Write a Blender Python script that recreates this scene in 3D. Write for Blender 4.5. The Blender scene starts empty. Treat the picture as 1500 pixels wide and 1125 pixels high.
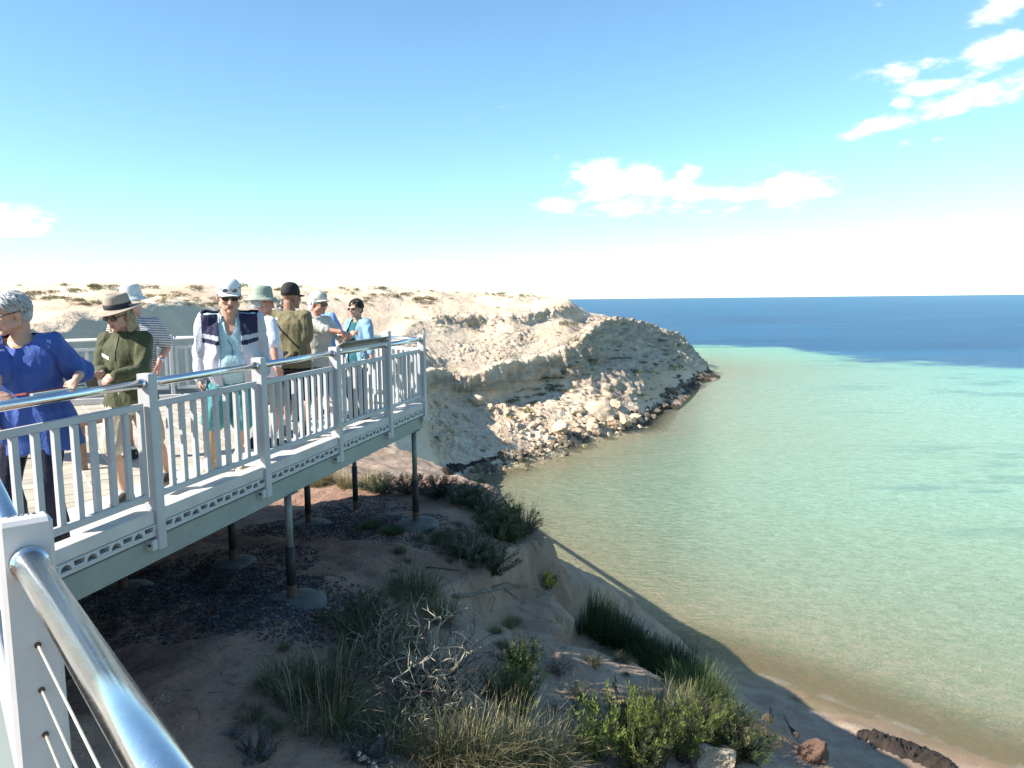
import bpy, math, random
import numpy as np
from mathutils import Vector, Matrix
from mathutils.bvhtree import BVHTree

R = math.radians
random.seed(7)
rng = np.random.default_rng(11)
S = bpy.context.scene
COL = S.collection

# ------------------------------------------------------------------ camera
EYE = 1.6
SEA = -12.4
FPX = 1100.0
PITCH = math.atan((562.5 - 439.0) / FPX)
ROLL = 0.0106
_f = Vector((0, math.cos(PITCH), -math.sin(PITCH)))
_u0 = Vector((0, math.sin(PITCH), math.cos(PITCH)))
_r0 = Vector((1, 0, 0))
_r = _r0 * math.cos(ROLL) - _u0 * math.sin(ROLL)
_u = _u0 * math.cos(ROLL) + _r0 * math.sin(ROLL)
cam_d = bpy.data.cameras.new('camera')
cam = bpy.data.objects.new('camera', cam_d)
COL.objects.link(cam)
cam.matrix_world = Matrix((( _r.x, _u.x, -_f.x, 0), (_r.y, _u.y, -_f.y, 0), (_r.z, _u.z, -_f.z, EYE), (0, 0, 0, 1)))
cam_d.sensor_width = 36
cam_d.lens = FPX / 1500 * 36
cam_d.clip_start = 0.05
cam_d.clip_end = 90000
S.camera = cam
CAM = Vector((0, 0, EYE))

def ray(px, py):
    return _f + _r * ((px - 750) / FPX) + _u * (-(py - 562.5) / FPX)
def at_y(px, py, Y):          # the point of a sight line at distance Y ahead
    d = ray(px, py)
    return CAM + d * (Y / d.y)
def at_z(px, py, z):          # the point of a sight line at height z
    d = ray(px, py)
    return CAM + d * ((z - EYE) / d.z)

# ------------------------------------------------------------------ sky, sun, exposure
SUN_AZ = R(66)                # shadows fall towards this bearing (from +Y to +X)
SUN_EL = R(37)
to_sun = Vector((-math.sin(SUN_AZ) * math.cos(SUN_EL), -math.cos(SUN_AZ) * math.cos(SUN_EL), math.sin(SUN_EL)))
W = bpy.data.worlds.new('World')
S.world = W
W.use_nodes = True
wn, wl = W.node_tree.nodes, W.node_tree.links
wn.clear()
wout = wn.new('ShaderNodeOutputWorld')
wbg = wn.new('ShaderNodeBackground')
SKY_STRENGTH = 0.096
wbg.inputs['Strength'].default_value = SKY_STRENGTH
sky = wn.new('ShaderNodeTexSky')
sky.sky_type = 'NISHITA'
sky.sun_disc = False
sky.sun_elevation = SUN_EL
sky.sun_rotation = math.atan2(to_sun.x, to_sun.y)
sky.altitude = 20
sky.air_density = 1.0
sky.dust_density = 0.2
sky.ozone_density = 1.5
wtc = wn.new('ShaderNodeTexCoord')
def wmath(op, a, b=None, clamp=False):
    n = wn.new('ShaderNodeMath'); n.operation = op; n.use_clamp = clamp
    for i, v in enumerate((a, b)):
        if v is None: continue
        if isinstance(v, (int, float)): n.inputs[i].default_value = v
        else: wl.new(v, n.inputs[i])
    return n.outputs[0]
def wnoise(scale, detail, stretch, rough=0.55):
    m = wn.new('ShaderNodeMapping'); m.inputs['Scale'].default_value = stretch
    wl.new(wtc.outputs['Generated'], m.inputs['Vector'])
    n = wn.new('ShaderNodeTexNoise'); n.inputs['Scale'].default_value = scale
    n.inputs['Detail'].default_value = detail; n.inputs['Roughness'].default_value = rough
    wl.new(m.outputs[0], n.inputs['Vector'])
    return n.outputs[0]
billow = wnoise(16.0, 8.0, (1, 1, 2.2), 0.62)
broad = wnoise(2.2, 3.0, (1, 1, 4.5))
# banks of small fair-weather cloud: bearing, height, width, thickness, tilt, density
banks = [(880, 268, 62, 34, -.05, .85), (940, 258, 40, 26, 0, .8), (1010, 256, 24, 22, .2, .7), (830, 300, 60, 18, 0, .6), (930, 300, 150, 22, .02, .6), (1040, 280, 150, 24, .04, .7), (1160, 275, 90, 24, 0, .7), (1100, 305, 130, 16, -.02, .55), (1270, 290, 50, 8, 0, .4),
         (1310, 112, 34, 18, 0, .8), (1365, 126, 60, 12, .08, .75), (1470, 70, 70, 20, -.12, .8), (1390, 92, 50, 12, 0, .6), (1440, 104, 36, 9, -.2, .65), (1470, 130, 70, 18, -.25, .85), (1400, 155, 60, 16, -.25, .8), (1310, 182, 70, 14, -.15, .7), (1320, 148, 18, 14, .6, .55), (1243, 198, 34, 8, .2, .5),
         (1465, 14, 34, 18, -.2, .75), (1330, 208, 22, 12, 0, .55), (1372, 200, 14, 10, .5, .4), (1450, 206, 50, 9, -.1, .5), (20, 325, 70, 20, .04, .75), (60, 320, 40, 12, 0, .5), (115, 366, 26, 7, 0, .4),
         (690, 176, 30, 6, 0, .32), (745, 158, 24, 5, 0, .3), (1140, 245, 26, 9, 0, .5), (1480, 241, 40, 8, -.1, .55), (630, 385, 50, 12, 0, .35), (20, 40, 20, 6, 0, .3), (1275, 2, 40, 10, -.1, .4)]
dens = None
for bx_, by_, bw, bh, tilt, k in banks:
    c = ray(bx_, by_).normalized()
    side = Vector((c.y, -c.x, 0)).normalized()
    up = side.cross(c)
    ax = side * math.cos(tilt) - up * math.sin(tilt)
    ay = up * math.cos(tilt) + side * math.sin(tilt)
    if ay.z < 0: ay = -ay
    def dotc(v, off):
        n = wn.new('ShaderNodeVectorMath'); n.operation = 'DOT_PRODUCT'
        wl.new(wtc.outputs['Generated'], n.inputs[0]); n.inputs[1].default_value = v
        return n.outputs['Value']
    sc = FPX / (ray(bx_, by_).length)
    u_ = wmath('MULTIPLY', dotc(ax, 0), sc / bw)
    v_ = wmath('MULTIPLY', dotc(ay, 0), sc / bh)
    q = wmath('ADD', wmath('MULTIPLY', u_, u_), wmath('MULTIPLY', v_, v_))
    front = wmath('GREATER_THAN', dotc(c, 0), 0.2)
    g = wmath('MULTIPLY', wmath('MULTIPLY', wmath('DIVIDE', 1.0, wmath('ADD', 1.0, wmath('MULTIPLY', q, wmath('ADD', 0.6, q)))), k), front)
    dens = g if dens is None else wmath('MAXIMUM', dens, g)
cl = wmath('ADD', dens, wmath('MULTIPLY', wmath('SUBTRACT', billow, 0.5), 1.7))
cl = wmath('ADD', cl, wmath('MULTIPLY', wmath('SUBTRACT', broad, 0.62), 0.5))
mr = wn.new('ShaderNodeMapRange'); mr.interpolation_type = 'SMOOTHERSTEP'
mr.inputs['From Min'].default_value = 0.30; mr.inputs['From Max'].default_value = 0.85
wl.new(cl, mr.inputs['Value'])
mixc = wn.new('ShaderNodeMix'); mixc.data_type = 'RGBA'
wl.new(wmath('MULTIPLY', mr.outputs[0], 0.92), mixc.inputs['Factor'])
tint = wn.new('ShaderNodeMix'); tint.data_type = 'RGBA'; tint.blend_type = 'MULTIPLY'
tint.inputs['Factor'].default_value = 1.0; tint.inputs['B'].default_value = (.80, 1.03, 1.07, 1)
wl.new(sky.outputs[0], tint.inputs['A']); wl.new(tint.outputs['Result'], mixc.inputs['A'])
mixc.inputs['B'].default_value = (7.0, 6.9, 6.8, 1)
wl.new(mixc.outputs['Result'], wbg.inputs['Color'])
wl.new(wbg.outputs[0], wout.inputs[0])

sd = bpy.data.lights.new('sun', 'SUN')
sd.energy = 5.0
sd.angle = R(0.5)
sd.color = (1.0, 0.93, 0.83)
sun = bpy.data.objects.new('sun', sd)
sun.rotation_euler = (-to_sun).to_track_quat('-Z', 'Y').to_euler()
sun.location = (-20, -8, 30)
COL.objects.link(sun)
S.view_settings.view_transform = 'Standard'
S.view_settings.look = 'None'
S.view_settings.exposure = 1.2
S.view_settings.gamma = 1
S.view_settings.use_curve_mapping = False
S.cycles.max_bounces = 6
S.cycles.transparent_max_bounces = 12

# ------------------------------------------------------------------ noise
_perm = rng.permutation(256)
_perm = np.concatenate([_perm, _perm, _perm])
_grad = rng.normal(size=(256, 3)); _grad /= np.linalg.norm(_grad, axis=1)[:, None]
def pn(p):
    p = np.asarray(p, float)
    i = np.floor(p).astype(int); f = p - i; i &= 255
    u = f * f * f * (f * (f * 6 - 15) + 10)
    out = 0
    for dx in (0, 1):
        for dy in (0, 1):
            for dz in (0, 1):
                h = _perm[_perm[_perm[(i[:, 0] + dx) & 255] + ((i[:, 1] + dy) & 255)] + ((i[:, 2] + dz) & 255)]
                g = _grad[h]
                d = g[:, 0] * (f[:, 0] - dx) + g[:, 1] * (f[:, 1] - dy) + g[:, 2] * (f[:, 2] - dz)
                w = (u[:, 0] if dx else 1 - u[:, 0]) * (u[:, 1] if dy else 1 - u[:, 1]) * (u[:, 2] if dz else 1 - u[:, 2])
                out = out + d * w
    return out * 1.5
def fbm(p, o=4, lac=2.03, gain=0.5):
    p = np.asarray(p, float); a = 1.0; s = 0
    for k in range(o):
        s = s + a * pn(p + 17.3 * k); p = p * lac; a *= gain
    return s
def ridged(p, o=4, gain=0.5):
    p = np.asarray(p, float); a = 1.0; s = 0
    for k in range(o):
        s = s + a * (1 - 2 * np.abs(pn(p + 9.1 * k))); p = p * 2.1; a *= gain
    return s
def sstep(a, b, x):
    t = np.clip((x - a) / (b - a), 0, 1); return t * t * (3 - 2 * t)

# ------------------------------------------------------------------ materials
class NT:
    def __init__(s, m):
        m.use_nodes = True; s.t = m.node_tree; s.n = s.t.nodes; s.l = s.t.links
        s.b = s.n['Principled BSDF']; s.out = s.n['Material Output']
    def node(s, k, **kw):
        n = s.n.new(k)
        for a, v in kw.items(): setattr(n, a, v)
        return n
    def set(s, sock, v):
        if hasattr(v, 'is_linked'): s.l.new(v, sock)
        elif isinstance(v, (tuple, list)) and len(v) == 3 and sock.type == 'RGBA': sock.default_value = (*v, 1)
        else: sock.default_value = v
    def noise(s, vec, scale, detail=4, rough=.55, dist=0):
        n = s.node('ShaderNodeTexNoise'); s.l.new(vec, n.inputs['Vector'])
        n.inputs['Scale'].default_value = scale; n.inputs['Detail'].default_value = detail
        n.inputs['Roughness'].default_value = rough; n.inputs['Distortion'].default_value = dist
        return n.outputs[0]
    def math(s, op, a, b=0.0, clamp=False):
        n = s.node('ShaderNodeMath', operation=op, use_clamp=clamp); s.set(n.inputs[0], a); s.set(n.inputs[1], b); return n.outputs[0]
    def remap(s, v, a, b, c=0.0, d=1.0):
        n = s.node('ShaderNodeMapRange', interpolation_type='SMOOTHSTEP'); s.set(n.inputs['Value'], v)
        for k, x in zip(('From Min', 'From Max', 'To Min', 'To Max'), (a, b, c, d)): n.inputs[k].default_value = x
        return n.outputs[0]
    def mix(s, f, a, b, blend='MIX'):
        n = s.node('ShaderNodeMix', data_type='RGBA', blend_type=blend)
        s.set(n.inputs['Factor'], f); s.set(n.inputs['A'], a); s.set(n.inputs['B'], b); return n.outputs['Result']
    def coord(s, kind='Object'):
        return s.node('ShaderNodeTexCoord').outputs[kind]
    def pos(s): return s.node('ShaderNodeNewGeometry').outputs['Position']
    def scale(s, vec, v):
        n = s.node('ShaderNodeVectorMath', operation='MULTIPLY'); s.l.new(vec, n.inputs[0]); n.inputs[1].default_value = v; return n.outputs[0]
    def attr(s, name):
        return s.node('ShaderNodeAttribute', attribute_name=name).outputs['Fac']
    def bump(s, h, strength=.3, dist=.01, prev=None):
        n = s.node('ShaderNodeBump'); n.inputs['Strength'].default_value = strength; n.inputs['Distance'].default_value = dist
        s.l.new(h, n.inputs['Height'])
        if prev is not None: s.l.new(prev, n.inputs['Normal'])
        return n.outputs[0]
def mul(c, k): return tuple(min(1, x * k) for x in c[:3])
_M = {}
def mat(name, col, rough=.7, metal=0.0, var=.12, scale=6.0, bump=0.0, bscale=60.0, bdist=.004, spec=.4, col2=None, world=False, rnd=0.0):
    if name in _M: return _M[name]
    m = bpy.data.materials.new(name); t = NT(m); _M[name] = m
    v = t.pos() if world else t.coord()
    n = t.noise(v, scale, 5, .6)
    c = t.mix(t.remap(n, .3, .7), mul(col, 1 - var), col2 or mul(col, 1 + var))
    if rnd:
        r = t.node('ShaderNodeObjectInfo').outputs['Random']
        h = t.node('ShaderNodeHueSaturation'); t.l.new(c, h.inputs['Color']); t.l.new(t.remap(r, 0, 1, 1 - rnd, 1 + rnd), h.inputs['Value']); c = h.outputs[0]
    t.set(t.b.inputs['Base Color'], c)
    t.b.inputs['Roughness'].default_value = rough; t.b.inputs['Metallic'].default_value = metal
    t.b.inputs['Specular IOR Level'].default_value = spec
    if bump:
        t.l.new(t.bump(t.noise(v, bscale, 4, .6), bump, bdist), t.b.inputs['Normal'])
    return m
def leafmat(name, col, col2, trans=.25, rnd=.25):
    m = bpy.data.materials.new(name); t = NT(m); _M[name] = m
    n = t.noise(t.pos(), 9.0, 3)
    c = t.mix(t.remap(n, .35, .65), col, col2)
    r = t.node('ShaderNodeObjectInfo').outputs['Random']
    h = t.node('ShaderNodeHueSaturation'); t.l.new(c, h.inputs['Color']); t.l.new(t.remap(r, 0, 1, 1 - rnd, 1 + rnd), h.inputs['Value'])
    t.l.new(h.outputs[0], t.b.inputs['Base Color'])
    t.b.inputs['Roughness'].default_value = .65; t.b.inputs['Specular IOR Level'].default_value = .25
    tr = t.node('ShaderNodeBsdfTranslucent'); t.l.new(h.outputs[0], tr.inputs['Color'])
    mx = t.node('ShaderNodeMixShader'); mx.inputs[0].default_value = trans
    t.l.new(t.b.outputs[0], mx.inputs[1]); t.l.new(tr.outputs[0], mx.inputs[2]); t.l.new(mx.outputs[0], t.out.inputs[0])
    return m

# ------------------------------------------------------------------ mesh helpers
class MB:
    """collects shapes, builds ONE mesh object"""
    def __init__(s): s.v = []; s.f = []; s.m = []
    def add(s, verts, faces, mi=0):
        o = len(s.v); s.v.extend([tuple(p) for p in verts]); s.f.extend([tuple(i + o for i in f) for f in faces]); s.m.extend([mi] * len(faces)); return s
    def box(s, c, sx, sy, sz, ax=(1, 0, 0), ay=None, az=(0, 0, 1), mi=0, bev=0.0):
        ax = Vector(ax).normalized(); az = Vector(az).normalized(); ay = Vector(ay).normalized() if ay is not None else az.cross(ax).normalized(); c = Vector(c)
        if bev <= 0:
            vs = [c + ax * (sx / 2 * i) + ay * (sy / 2 * j) + az * (sz / 2 * k) for k in (-1, 1) for j in (-1, 1) for i in (-1, 1)]
            return s.add(vs, [(0, 2, 3, 1), (4, 5, 7, 6), (0, 1, 5, 4), (2, 6, 7, 3), (0, 4, 6, 2), (1, 3, 7, 5)], mi)
        # chamfered box
        h = (sx / 2, sy / 2, sz / 2); b = min(bev, min(h) * .9); vs = []; idx = {}
        for i in (-1, 1):
            for j in (-1, 1):
                for k in (-1, 1):
                    for d in range(3):
                        q = [i * h[0], j * h[1], k * h[2]]; sg = (i, j, k)
                        for e in range(3):
                            if e != d: q[e] -= sg[e] * b
                        idx[(i, j, k, d)] = len(vs); vs.append(c + ax * q[0] + ay * q[1] + az * q[2])
        fs = []
        I = lambda i, j, k, d: idx[(i, j, k, d)]
        for sg in (-1, 1):
            fs.append((I(sg, -1, -1, 0), I(sg, 1, -1, 0), I(sg, 1, 1, 0), I(sg, -1, 1, 0))[::sg])
            fs.append((I(-1, sg, -1, 1), I(-1, sg, 1, 1), I(1, sg, 1, 1), I(1, sg, -1, 1))[::sg])
            fs.append((I(-1, -1, sg, 2), I(1, -1, sg, 2), I(1, 1, sg, 2), I(-1, 1, sg, 2))[::sg])
        for i in (-1, 1):
            for j in (-1, 1):
                fs.append((I(i, j, -1, 0), I(i, j, -1, 1), I(i, j, 1, 1), I(i, j, 1, 0))[::-i * j])
                fs.append((I(i, -1, j, 0), I(i, -1, j, 2), I(i, 1, j, 2), I(i, 1, j, 0))[::i * j])
                fs.append((I(-1, i, j, 1), I(-1, i, j, 2), I(1, i, j, 2), I(1, i, j, 1))[::-i * j])
        for i in (-1, 1):
            for j in (-1, 1):
                for k in (-1, 1): fs.append((I(i, j, k, 0), I(i, j, k, 1), I(i, j, k, 2))[::i * j * k])
        return s.add(vs, fs, mi)
    def tube(s, pts, rad, n=8, mi=0, cap=True):
        pts = [Vector(p) for p in pts]
        rad = [rad] * len(pts) if isinstance(rad, (int, float)) else rad
        vs = []; fs = []; prev = None
        for k, p in enumerate(pts):
            t = (pts[min(k + 1, len(pts) - 1)] - pts[max(k - 1, 0)])
            t = t.normalized() if t.length > 1e-9 else Vector((0, 0, 1))
            if prev is None:
                a = t.orthogonal().normalized()
            else:
                a = (prev - t * prev.dot(t)); a = a.normalized() if a.length > 1e-6 else t.orthogonal().normalized()
            prev = a; b = t.cross(a)
            for i in range(n):
                an = 2 * math.pi * i / n
                vs.append(p + (a * math.cos(an) + b * math.sin(an)) * rad[k])
        for k in range(len(pts) - 1):
            for i in range(n):
                j = (i + 1) % n
                fs.append((k * n + i, k * n + j, (k + 1) * n + j, (k + 1) * n + i))
        if cap:
            fs.append(tuple(range(n))[::-1]); fs.append(tuple(range((len(pts) - 1) * n, len(pts) * n)))
        return s.add(vs, fs, mi)
    def lathe(s, prof, c=(0, 0, 0), n=24, mi=0, sx=1, sy=1, fz=None):
        c = Vector(c); vs = []; fs = []
        for r, z in prof:
            for i in range(n):
                an = 2 * math.pi * i / n
                x, y = r * math.cos(an) * sx, r * math.sin(an) * sy
                vs.append(c + Vector((x, y, z + (fz(x, y, r) if fz else 0))))
        for k in range(len(prof) - 1):
            for i in range(n):
                j = (i + 1) % n; fs.append((k * n + i, k * n + j, (k + 1) * n + j, (k + 1) * n + i))
        fs.append(tuple(range(n))[::-1]); fs.append(tuple(range((len(prof) - 1) * n, len(prof) * n)))
        return s.add(vs, fs, mi)
    def prism(s, poly, h0, h1, mi=0):
        n = len(poly); vs = [(p[0], p[1], h0) for p in poly] + [(p[0], p[1], h1) for p in poly]
        fs = [tuple(range(n))[::-1], tuple(range(n, 2 * n))] + [(i, (i + 1) % n, n + (i + 1) % n, n + i) for i in range(n)]
        return s.add(vs, fs, mi)
    def ell(s, c, rx, ry, rz, nu=12, nv=8, mi=0, rot=None):
        vs = []; fs = []; c = Vector(c)
        for j in range(nv + 1):
            t = math.pi * j / nv
            for i in range(nu):
                p = 2 * math.pi * i / nu
                q = Vector((rx * math.sin(t) * math.cos(p), ry * math.sin(t) * math.sin(p), rz * math.cos(t)))
                vs.append(c + (rot @ q if rot is not None else q))
        for j in range(nv):
            for i in range(nu):
                k = (i + 1) % nu; fs.append((j * nu + i, (j + 1) * nu + i, (j + 1) * nu + k, j * nu + k))
        return s.add(vs, fs, mi)
    def mesh(s, name):
        me = bpy.data.meshes.new(name); me.from_pydata(s.v, [], s.f); return me
    def build(s, name, mats, parent=None, smooth=False, kind=None, loc=None):
        me = s.mesh(name)
        for m in (mats if isinstance(mats, (list, tuple)) else [mats]): me.materials.append(m)
        if len(set(s.m)) > 1: me.polygons.foreach_set('material_index', s.m)
        if smooth: me.polygons.foreach_set('use_smooth', [True] * len(me.polygons))
        me.update()
        return link(name, me, parent, kind, loc)
def link(name, me, parent=None, kind=None, loc=None):
    o = bpy.data.objects.new(name, me); COL.objects.link(o)
    if parent is not None: o.parent = parent
    if kind: o['kind'] = kind
    if loc is not None: o.location = loc
    return o
def thing(name, label, cat, loc=(0, 0, 0), rz=0.0, group=None):
    o = bpy.data.objects.new(name, None); COL.objects.link(o)
    o.empty_display_size = .1
    o.location = loc; o.rotation_euler = (0, 0, rz)
    tag(o, label, cat, group); return o
def tag(o, label, cat, group=None):
    o['label'] = label; o['category'] = cat
    if group: o['group'] = group
    return o
def copy_tree(o, parent=None):
    c = o.copy(); COL.objects.link(c)
    if parent is not None: c.parent = parent
    for ch in list(o.children): copy_tree(ch, c)
    return c
def grid_mesh(name, P, m, nu, nv, attrs=None, smooth=True):
    """P: (nu*nv,3), row-major (nu rows of nv)"""
    me = bpy.data.meshes.new(name)
    a = np.arange(nu * nv).reshape(nu, nv)
    q = np.stack([a[:-1, :-1], a[:-1, 1:], a[1:, 1:], a[1:, :-1]], -1).reshape(-1, 4)
    me.vertices.add(nu * nv); me.vertices.foreach_set('co', np.ascontiguousarray(P, dtype=np.float32).ravel())
    me.loops.add(q.size); me.loops.foreach_set('vertex_index', q.ravel().astype(np.int32))
    me.polygons.add(len(q)); me.polygons.foreach_set('loop_start', np.arange(0, q.size, 4, dtype=np.int32))
    me.polygons.foreach_set('loop_total', np.full(len(q), 4, dtype=np.int32))
    if smooth: me.polygons.foreach_set('use_smooth', np.ones(len(q), dtype=bool))
    me.update(calc_edges=True)
    for k, v in (attrs or {}).items():
        at = me.attributes.new(k, 'FLOAT', 'POINT'); at.data.foreach_set('value', np.ascontiguousarray(v, dtype=np.float32))
    me.materials.append(m)
    return me, q
# ------------------------------------------------------------------ the ground by the platform
def fence_x(y): return -3.856 + .2267 * y
RIM = np.array([(16, -4), (10, .5), (5.6, 4.0), (3.5, 6.4), (2.3, 7.9), (1.2, 8.6), (.5, 9.4), (.44, 10.4), (.5, 12.3), (-.3, 14.0), (-2.1, 15.2), (-3.9, 15.8), (-6.2, 17.6), (-8.5, 21), (-13, 28), (-20, 38), (-32, 54)], float)
SHORE = np.array([(40, 0), (24, 12.5), (18.3, 17.6), (13.1, 22.3), (11, 24.6), (7.6, 27.6), (4.2, 29.6), (.6, 34.5), (-2.4, 43), (-4.4, 50), (-4.4, 55), (-2.8, 59.6), (1, 64), (3.4, 67.8), (7.1, 73.7), (13.9, 80.5), (17.2, 90), (21.8, 104), (29.4, 123), (34.5, 134), (38.6, 148), (36, 168), (10, 210), (-60, 260)], float)
def poly_dist(P, L):
    """signed distance to a polyline: positive on its right-hand side"""
    best = np.full(len(P), 1e9); sg = np.zeros(len(P))
    for a, b in zip(L[:-1], L[1:]):
        d = b - a; t = np.clip(((P - a) @ d) / (d @ d), 0, 1)
        q = P - (a + t[:, None] * d); r = np.hypot(q[:, 0], q[:, 1])
        k = r < best - 1e-9
        best[k] = r[k]; sg[k] = np.sign(q[k, 0] * d[1] - q[k, 1] * d[0])
    return best * np.where(sg == 0, 1, sg)
def steps(pts):
    out = []
    for a, b, st in pts: out.append(np.arange(a, b, st))
    return np.concatenate(out + [[pts[-1][1]]])
gx = steps([(-42, -12, .6), (-12, -5.5, .16), (-5.5, 4.5, .055), (4.5, 12, .12), (12, 36, .4)])
gy = steps([(-9, 3.5, .5), (3.5, 16.5, .055), (16.5, 34, .16), (34, 62, .4)])
GX, GY = np.meshgrid(gx, gy)
XY = np.stack([GX.ravel(), GY.ravel()], 1)
X3 = np.c_[XY, np.zeros(len(XY))]
wob = np.c_[pn(X3 * .9 + 3), pn(X3 * .9 + 40)] * .16 + np.c_[pn(X3 * 3 + 3), pn(X3 * 3 + 40)] * .06
d = poly_dist(XY + wob, RIM)
w = -poly_dist(XY, SHORE)
def plateau(x, y):
    yy = np.minimum(y, 13)
    z = -1.46 - .1 * (yy - 7.5) - .3 * np.clip(x - fence_x(y), 0, 9) + .05 * np.clip(-x - 6, 0, 60) + 1.0 * sstep(-5.2, -9.0, x) * sstep(19, 15, y)
    return z
x, y = XY.T
zp = plateau(x, y)
wallh = .25 + 1.15 * np.exp(-((y - 11.3) / 2.0) ** 2) * sstep(3.8, 1.2, x) + .25 * pn(X3 * .5 + 7)
wallh = np.clip(wallh, .1, 1.6)
step_n = np.array([1.3, -.55]) / math.hypot(1.3, .55)
sd0 = (XY + wob * 1.3 - np.array([.45, 12.05])) @ step_n
zp = zp - .7 * sstep(-.06, .10, sd0) * sstep(-1.1, -.1, x) * sstep(7.6, 10.2, y) * sstep(3.8, 1.2, x)
dd = np.clip(d, 0, None)
drop = wallh * sstep(0.0, .32, dd) + np.interp(dd, [0, .3, 2, 4.5, 7, 10, 12.5, 30], [0, 0, 1.2, 2.6, 4.2, 7.9, 10.3, 28])
farw = sstep(13.0, 15.5, y) * (1 - sstep(-.035, .035, x / np.maximum(y, 1)))
drop2 = np.interp(dd, [0, 9, 13, 16, 30], [0, 2.9, 7.4, 10.5, 28])  # unseen shoulder past the far rim, shaped to throw shade on the water
drop = drop * (1 - farw) + drop2 * farw
zo = zp - drop
# plateau falls away by itself outside; hold the rim height there
beach = SEA + np.where(w > 0, .085 * w + .16 * sstep(.5, 1.6, w), .075 * w)
k_ = 1.2
zz = np.maximum(zo, beach) + np.where(np.abs(zo - beach) < k_, (k_ - np.abs(zo - beach)) ** 2 / (4 * k_), 0)
zz = np.where(w < 0.2, beach, zz)
rough = fbm(X3 * .35, 3) * .14 + fbm(X3 * 1.6, 4) * .05 + fbm(X3 * 7, 3) * .016 + .03 * np.maximum(0, fbm(X3 * 3.3 + 12, 3))
land = sstep(-.2, 1.5, w)
zz = zz + rough * (.25 + .75 * land)
# sandy hummocks on the bank below the rim
zz += .25 * fbm(X3 * .22 + 50, 3) * sstep(.5, 3, d) * land
# crumbling: ledges of hard sand in the broken edge
steep = np.exp(-((d - .16) / .22) ** 2) * (1 - farw)
Pg = np.c_[XY, zz]
nrm = np.zeros((len(XY), 2)); e = .05
gxx = (poly_dist(XY + wob + [e, 0], RIM) - d) / e; gyy = (poly_dist(XY + wob + [0, e], RIM) - d) / e
hor = .13 * ridged(np.c_[XY * 3.8, zz * 6], 4, .6) + .05 * np.sin(zz * 19 + 3 * fbm(X3 * 1.2, 2)) + .22 * fbm(np.c_[XY * 1.5, zz * 3.2], 4) + .12 * np.abs(pn(np.c_[XY * 2.5, zz * .8]))
Pg[:, 0] += gxx * hor * steep * (wallh / 1.2); Pg[:, 1] += gyy * hor * steep * (wallh / 1.2)
pale = np.clip(sstep(-2.6, 1.0, x - .18 * (y - 8) + .7 * fbm(X3 * .5 + 9, 3)) + sstep(13.8, 16.5, y), 0, 1)
soilm = bpy.data.materials.new('red_sand'); t = NT(soilm)
v = t.pos(); pa = t.attr('pale'); ws = t.attr('wet')
n1 = t.noise(v, 1.3, 6, .62); n2 = t.noise(v, 14, 5, .65); n3 = t.noise(v, 70, 3, .7)
red = t.mix(t.remap(n1, .3, .7), (.27, .155, .112), (.36, .23, .168))
palec = t.mix(t.remap(n1, .3, .7), (.30, .21, .15), (.44, .335, .25))
c = t.mix(pa, red, palec)
c = t.mix(t.remap(n2, .52, .75, 0, .55), c, t.mix(pa, (.07, .045, .035), (.22, .16, .12)))
c = t.mix(t.remap(n3, .6, .74, 0, .5), c, (.5, .42, .34))
c = t.mix(ws, c, (.2, .135, .075))
t.set(t.b.inputs['Base Color'], c)
t.set(t.b.inputs['Roughness'], t.remap(ws, 0, 1, .95, .35)); t.b.inputs['Specular IOR Level'].default_value = .2
n4 = t.noise(v, 32, 4, .7); bb = t.bump(n3, .6, .014); bb = t.bump(n4, .6, .03, bb); bb = t.bump(n2, .7, .07, bb); t.l.new(bb, t.b.inputs['Normal'])
gme, _ = grid_mesh('clifftop_ground', Pg, soilm, len(gy), len(gx), {'pale': pale, 'wet': 1 - sstep(-.1, 1.3, w + .35 * pn(X3 * .6))})
# tilt quads so normals point up
gob = link('clifftop_ground', gme, kind='structure')

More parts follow.
